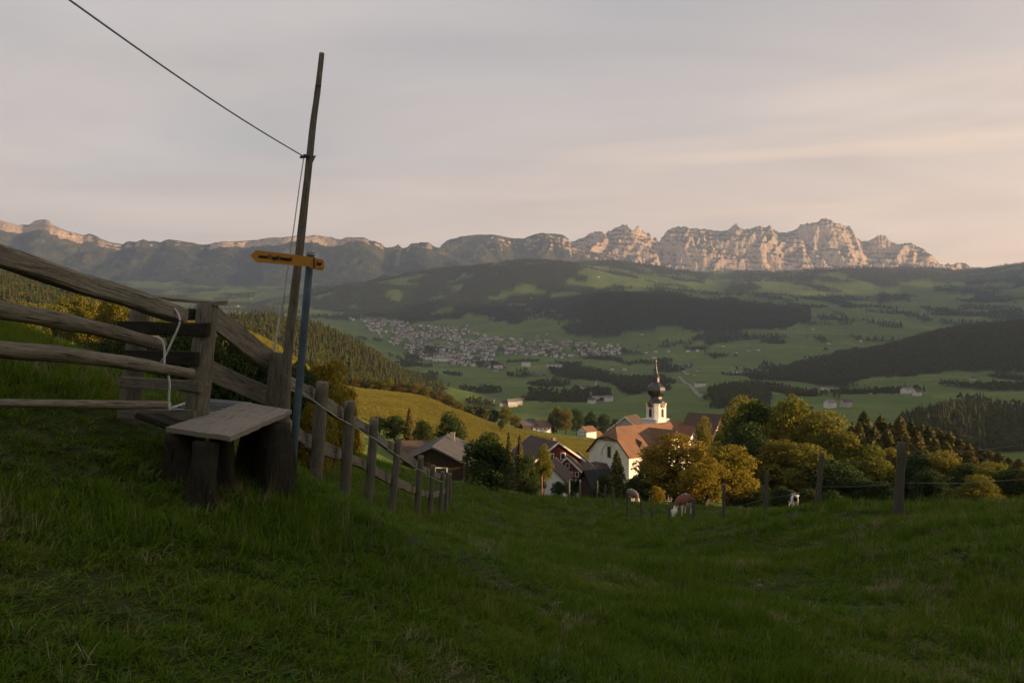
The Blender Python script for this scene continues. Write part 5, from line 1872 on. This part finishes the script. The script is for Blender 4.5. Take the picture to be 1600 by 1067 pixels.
# ---------------------------------------------------------------- wire fence on the right
o8 = on_ground(1195, 22)
wf = root_at('wire_fence', o8, 'wire fence on grey wooden posts curving round the lower pasture', 'fence')
RP = [(1408, 692, 1405, 15.5, .115), (1284, 708, 1276, 18.5, .085), (1199, 735, 1195, 22, .070), (1131, 757, 1130, 26.5, .075), (1084, 779, 1084, 33, .11), (1046, 792, 1046, 37, .075), (1019, 797, 1019, 40, .08), (1002, 782, 1002, 43, .09), (980, 769, 980, 47, .09),
      (958, 762, 958, 52, .09), (946, 758, 946, 57, .09), (933, 751, 933, 63, .11), (1620, 664, 1618, 11.5, .085)]
rt = []
for i, (tx, ty, bx, d, r) in enumerate(RP):
    g = on_ground(bx, d, -.3)
    t_ = pix(tx, ty, d)
    if t_.z < g.z + .9:
        t_.z = g.z + 1.2
    rt.append(t_)
    pole('post', g, t_, r * .82, r * .66, 'wood_grey', wf, 160 + i, .035, 12, 18, .11, origin=o8)
mbw = MB()
seq = [12] + list(range(0, 12))
for a, b in zip(seq, seq[1:]):
    for dz in (.25, .75):
        p, q = rt[a] - Vector((0, 0, dz)), rt[b] - Vector((0, 0, dz))
        mbw.tube([p, p.lerp(q, .5) - Vector((0, 0, .04)), q], .0035, 4)
mbw.build('wire', MAT['wire'], wf, o8)
# two lone posts by the shed, the red plastic stake, the stake of the young tree
for px, ty, d, lab in ((906, 749, 60, 'grey post standing alone before the black slate shed'), (889, 751, 64, 'thin grey post beside the lone post before the shed')):
    g = on_ground(px, d, -.3)
    t_ = pix(px, ty, d)
    t_.z = max(t_.z, g.z + 1.5)
    tag(pole('fence_post', g, t_, .09, .08, 'wood_post', None, int(px), .01, 10, 10), lab, 'post')
g = on_ground(1283, 40, -.1)
tag(MB().tube([g, g + Vector((.05, 0, .45)), g + Vector((.10, 0, .95))], [.035, .03, .025], 8).build('plastic_stake', MAT['plastic_red']), 'short red plastic fence stake behind the split post', 'stake')
g = on_ground(846, 72, -.3)
tag(pole('tree_stake', g, g + Vector((.02, 0, 2.4)), .11, .10, 'wood_brown', None, 5, .0, 8, 6), 'reddish brown stake supporting the slender young tree', 'stake')
# trodden earth by the fence corner
g = on_ground(1048, 44)
xs = np.linspace(-2.4, 2.6, 40); ysg = np.linspace(-4, 5, 40)
A, B = np.meshgrid(xs, ysg)
edge = 1 - sstep(.55, 1.0, np.sqrt((A / 2.4) ** 2 + (B / 4.3) ** 2) + .25 * fbm(A, B, 55, 3))
Zm = zg(A + g.x, B + g.y) - .12 + .17 * edge + .05 * fbm(A * 3, B * 3, 56, 3)
plain('mud', (0.040, 0.032, 0.025), .3, 3)
tag(link('mud_patch', mesh_np('mud_patch', np.stack([A + g.x, B + g.y, Zm], -1).reshape(-1, 3), grid_faces(40, 40), [MAT['mud']], smooth=True)), 'patch of trodden dark earth at the fence corner', kind='structure')
# mast by the meadow and summit mast
p = hit(822, 666, 380, 640)
tag(MB().tube([p, p + Vector((0, 0, 12))], [.22, .14], 8).tube([p + Vector((-1, 0, 11)), p + Vector((1, 0, 11))], .1, 6).build('power_pole', MAT['wood_post']), 'pale wooden power pole on the edge of the sunlit meadow', 'pole')
p = pix(1290, 351, 12250)
tag(MB().tube([p - Vector((0, 0, 30)), p + Vector((0, 0, 35)), p + Vector((0, 0, 110))], [16, 12, 3], 8).build('summit_mast', MAT['galvanised']), 'slim transmitter mast on the highest summit', 'mast')
# ================================================================ grass
def grass_mat(name, a, b, c, transl=.25):
    leaf_mat(name, a, b, c, transl)


leaf_mat('grass', (0.026, 0.074, 0.005), (0.128, 0.215, 0.017), (0.092, 0.132, 0.013), .32, .03)
leaf_mat('grass_pale', (0.075, 0.120, 0.010), (0.180, 0.225, 0.030), (0.140, 0.150, 0.024), .3, .03)
leaf_mat('weed', (0.030, 0.070, 0.012), (0.075, 0.125, 0.030), (0.060, 0.085, 0.022), .25, .12)
leaf_mat('straw', (0.24, 0.20, 0.11), (0.36, 0.31, 0.18), (0.16, 0.14, 0.07), .15, .05)


def tuft(seed, nb, rad, lean, wid, mname, hvar=.5, curl=.5):
    """tuft of curved blades, unit height"""
    rng = np.random.default_rng(seed)
    V = []; T = []; tone = []
    for i in range(nb):
        a = rng.uniform(0, 6.28); r = rad * math.sqrt(rng.random())
        b = np.array([r * math.cos(a), r * math.sin(a), -.06])
        h = rng.uniform(1 - hvar, 1.0)
        la = rng.uniform(0, 6.28); ln = abs(rng.normal(0, lean))
        dr = np.array([math.cos(la), math.sin(la), 0])
        sd = np.array([-math.sin(la + .5), math.cos(la + .5), 0]) * wid * rng.uniform(.6, 1.3)
        pts = []
        ang = ln * .5
        p = b.copy()
        for k in range(4):
            pts.append(p.copy())
            ang += ln * .35 + curl * rng.uniform(0, .45)
            ang = min(ang, 1.9)
            p = p + (dr * math.sin(ang) + np.array([0, 0, math.cos(ang)])) * h * .36
        k0 = len(V)
        ws = [1.0, .9, .6, 0]
        for k in range(3):
            V += [pts[k] - sd * ws[k], pts[k] + sd * ws[k]]
        V.append(pts[3])
        T += [(k0, k0 + 1, k0 + 3), (k0, k0 + 3, k0 + 2), (k0 + 2, k0 + 3, k0 + 5), (k0 + 2, k0 + 5, k0 + 4), (k0 + 4, k0 + 5, k0 + 6)]
        tn = rng.uniform(0, 1)
        tone += [tn * .5, tn * .5, tn * .8, tn * .8, tn, tn, tn]
    return mesh_np('tuft', np.array(V), np.array(T), [MAT[mname]], attrs={'tone': ('FLOAT', np.array(tone))})


GP = [tuft(1, 22, .45, .55, .020, 'grass'), tuft(2, 24, .55, .75, .022, 'grass'), tuft(3, 18, .35, .45, .024, 'grass', .6, .7), tuft(4, 20, .5, .9, .020, 'grass', .5, .8), tuft(5, 16, .6, .6, .034, 'grass', .6, .9),
      tuft(6, 16, .5, .7, .014, 'straw', .5, .5), tuft(7, 9, .25, .25, .010, 'straw', .4, .25), tuft(8, 20, .5, .7, .018, 'grass_pale'), tuft(9, 22, .5, .9, .020, 'grass_pale', .5, .8), tuft(10, 9, .35, 1.3, .085, 'weed', .5, .9), tuft(21, 14, .7, 1.5, .06, 'weed', .6, 1.0)]
rg = np.random.default_rng(99)


def strew(bands, xlim, patch=True):
    P = []; S = []; I = []
    for d0, d1, dens, hh in bands:
        x0, x1 = xlim(d0, d1)
        n = int((d1 - d0) * (x1 - x0) * dens)
        y = rg.uniform(d0, d1, n); x = rg.uniform(x0, x1, n)
        m = (x > -.70 * y - .9) & (x < .70 * y + .9)
        x, y = x[m], y[m]
        z = zg(x, y)
        lush = fbm(x / 1.3, y / 1.3, 61, 3)
        dry = fbm(x / .9, y / .9, 62, 3)
        big = fbm(x / 5, y / 5, 63, 2)
        keep = rg.random(len(x)) < np.clip(.8 + .8 * lush, .34, 1)
        x, y, z, lush, dry, big = [q[keep] for q in (x, y, z, lush, dry, big)]
        h = hh * rg.uniform(.55, 1.15, len(x)) * np.clip(1 + 1.05 * lush + .4 * big, .5, 2.3)
        idx = rg.integers(0, 5, len(x))
        pale = rg.random(len(x)) < np.clip(.12 + .9 * fbm(x / 2.2 + 9, y / 2.2, 64, 3), .02, .75)
        idx = np.where(pale, rg.integers(7, 9, len(x)), idx)
        wd_ = rg.random(len(x)) < np.clip(.03 + .5 * (fbm(x / 1.1 + 4, y / 1.1, 65, 3) - .2), .01, .4)
        idx = np.where(wd_, rg.integers(9, 11, len(x)), idx)
        isdry = rg.random(len(x)) < np.clip(.035 + .9 * (dry - .30), .01, .6)
        idx = np.where(isdry, 5, idx)
        idx = np.where((rg.random(len(x)) < .012 + .03 * (x > .42 * y)), 6, idx)
        h = np.where(idx == 6, h * rg.uniform(1.3, 2.0, len(x)), h)
        wdt = hh * rg.uniform(.8, 1.4, len(x)) * 1.05
        P.append(np.column_stack([x, y, z])); S.append(np.column_stack([wdt, wdt, h])); I.append(idx)
    P = np.concatenate(P); S = np.concatenate(S); I = np.concatenate(I)
    rot = np.column_stack([rg.normal(0, .12, len(P)), rg.normal(0, .12, len(P)), rg.uniform(0, 6.28, len(P))])
    return P, rot, S, I


full = lambda a, b: (-.70 * b - .9, .70 * b + .9)
P, rot, S, I = strew([(1.6, 4.2, 760, .10), (4.2, 6.5, 620, .11), (6.5, 10, 400, .12), (10, 16, 190, .145), (16, 26, 76, .18), (26, 45, 28, .24), (45, 76, 10, .32)], full)
scatter('grass', P, rot, S, I, GP, 'short uneven pasture grass with dry tufts in the foreground')

# grass of the sunlit meadows further off
n = 90000
d = rg.uniform(215, 455, n) ; px = rg.uniform(530, 1000, n)
x = (px - 800) / F * d
z = zg(x, d)
keep = rg.random(n) < (d / 455)
P = np.column_stack([x, d, z])[keep]
hh = rg.uniform(.5, 1.0, len(P)) * np.clip(1 + .5 * fbm(P[:, 0] / 14, P[:, 1] / 14, 71, 3), .4, 1.6)
S = np.column_stack([1.5 * np.ones(len(P)), 1.5 * np.ones(len(P)), hh])
rot = np.column_stack([np.zeros(len(P)), np.zeros(len(P)), rg.uniform(0, 6.28, len(P))])
leaf_mat('grass_meadow', (0.150, 0.150, 0.022), (0.255, 0.230, 0.036), (0.215, 0.170, 0.030), .3)
MP = [tuft(11, 26, .75, .5, .05, 'grass_meadow'), tuft(12, 26, .8, .7, .05, 'grass_meadow'), tuft(13, 26, .8, .6, .06, 'grass_meadow')]
scatter('meadow_grass', P, rot, S, rg.integers(0, 3, len(P)), MP, 'long sunlit grass on the meadow hill beyond the barn')
n = 16000
d = rg.uniform(85, 235, n); px = rg.uniform(150, 560, n)
x = (px - 800) / F * d
P = np.column_stack([x, d, zg(x, d)])
S = np.column_stack([np.full(n, 1.1), np.full(n, 1.1), rg.uniform(.3, .7, n)])
rot = np.column_stack([np.zeros(n), np.zeros(n), rg.uniform(0, 6.28, n)])
scatter('meadow_grass', P, rot, S, rg.integers(0, 3, n), MP, 'sunlit grass strip seen above the fence boards')
# ================================================================ cows
def cow_mat(name, base, white, seed, belt=False):
    def f(t):
        o = t.n('ShaderNodeTexCoord').outputs['Object']
        s = t.n('ShaderNodeSeparateXYZ'); t.lk(o, s.inputs[0])
        n_ = t.noise(o, 1.7, 2, .5, .3)
        # white legs, face and belly line, patches on the back
        low_ = t.mapr(t.math('ADD', s.outputs['Z'], t.math('MULTIPLY', n_, .35)), 1.02, .88)
        face = t.mapr(s.outputs['X'], 1.12, 1.2)
        back = t.math('MULTIPLY', t.mapr(t.math('ADD', s.outputs['Z'], t.math('MULTIPLY', n_, .5)), 1.66, 1.72), t.mapr(s.outputs['X'], .1, -.2))
        m = t.math('MAXIMUM', t.math('MAXIMUM', low_, face), back)
        if belt:
            bl = t.math('MULTIPLY', t.mapr(s.outputs['X'], .30, .38), t.mapr(s.outputs['X'], .78, .70))
            m = t.math('MAXIMUM', m, bl)
        return t.mix(m, base, white)
    return mat(name, f, .75, .2)


cow_mat('cow_brown', (0.13, 0.05, 0.028), (0.62, 0.57, 0.50), 1)
cow_mat('cow_black', (0.015, 0.014, 0.014), (0.62, 0.60, 0.56), 2, True)
cow_mat('cow_grey', (0.13, 0.10, 0.08), (0.55, 0.51, 0.46), 4)
cow_mat('cow_white', (0.50, 0.46, 0.41), (0.64, 0.61, 0.56), 3)


def cow_mesh(graze):
    V = []; E = []; Rr = []

    def chain(pts, start=None):
        prev = start
        for (x, y, z, ra, rb) in pts:
            V.append((x, y, z)); Rr.append((ra, rb))
            if prev is not None:
                E.append((prev, len(V) - 1))
            prev = len(V) - 1
        return prev
    hip = chain([(-.70, 0, 1.20, .27, .27)])
    chain([(-.95, 0, 1.18, .17, .20)], hip)
    mid = chain([(-.35, 0, 1.12, .33, .33), (.05, 0, 1.07, .36, .37)], hip)
    sh = chain([(.48, 0, 1.13, .27, .33)], mid)
    if graze:
        nk = chain([(.82, 0, 1.02, .17, .22), (1.08, 0, .72, .12, .16), (1.24, 0, .46, .115, .13)], sh)
        chain([(1.34, 0, .28, .10, .10), (1.42, 0, .12, .075, .075)], nk)
        ear = [(1.20, s * .24, .55, .05, .03) for s in (-1, 1)]
    else:
        nk = chain([(.80, 0, 1.30, .16, .22), (1.02, 0, 1.48, .12, .16), (1.18, 0, 1.55, .12, .13)], sh)
        chain([(1.36, 0, 1.46, .10, .10), (1.52, 0, 1.36, .08, .075)], nk)
        ear = [(1.08, s * .26, 1.50, .05, .03) for s in (-1, 1)]
    for e in ear:
        chain([e], nk)
    for s in (-1, 1):
        chain([(.50, s * .18, .84, .13, .14), (.52, s * .19, .58, .075, .08), (.50, s * .19, .42, .065, .065), (.50, s * .19, .16, .045, .045), (.54, s * .19, .04, .065, .06)], sh)
        chain([(-.66, s * .19, .90, .16, .19), (-.58, s * .21, .72, .10, .13), (-.80, s * .20, .50, .06, .075), (-.76, s * .20, .16, .045, .045), (-.72, s * .20, .04, .065, .06)], hip)
    me = bpy.data.meshes.new('cow')
    me.from_pydata(V, E, [])
    ob = bpy.data.objects.new('cow_body', me)
    col.objects.link(ob)
    sk = ob.modifiers.new('skin', 'SKIN')
    for i, r in enumerate(Rr):
        me.skin_vertices[0].data[i].radius = r
    me.skin_vertices[0].data[0].use_root = True
    sb = ob.modifiers.new('sub', 'SUBSURF'); sb.levels = 2; sb.render_levels = 2
    bpy.context.view_layer.update()
    dg = bpy.context.evaluated_depsgraph_get()
    out = bpy.data.meshes.new_from_object(ob.evaluated_get(dg))
    bpy.data.objects.remove(ob)
    out.polygons.foreach_set('use_smooth', [True] * len(out.polygons))
    return out


COWG, COWS = cow_mesh(True), cow_mesh(False)


def cow(me, m, px, d, rz, label, graze, sc=1.0):
    p = on_ground(px, d)
    root = empty('cow', p, rz)
    root.scale = (sc, sc, sc)
    tag(root, label, 'cow')
    b = me.copy(); b.materials.clear(); b.materials.append(MAT[m])
    link('body', b, root)
    MB().tube([(-1.05, 0, 1.28), (-1.16, 0, 1.1), (-1.15, 0, .8), (-1.13, 0, .5), (-1.12, 0, .36)], [.035, .03, .02, .025, .012], 6).build('tail', MAT[m], root)
    MB().tube([(-.42, 0, .86), (-.42, 0, .70), (-.42, 0, .62)], [.17, .15, .06], 10).build('udder', MAT['cow_white'], root, smooth=True)
    hx, hz_ = (1.16, .58) if graze else (1.10, 1.66)
    for s in (-1, 1):
        MB().tube([(hx, s * .09, hz_), (hx + .02, s * .17, hz_ + .02), (hx + .06, s * .20, hz_ + .07)], [.022, .018, .006], 6).build('horn', MAT['trim_white'], root)
    return root


cow(COWG, 'cow_brown', 1067, 53, R(-128), 'brown and white cow grazing by the fence corner', True)
cow(COWG, 'cow_grey', 989, 70, R(-75), 'brown grey cow with white face grazing at the edge of the pasture under the spruce', True)
cow(COWS, 'cow_black', 1240, 66, R(-97), 'black and white cow standing apart near the dark trees', False, .95)
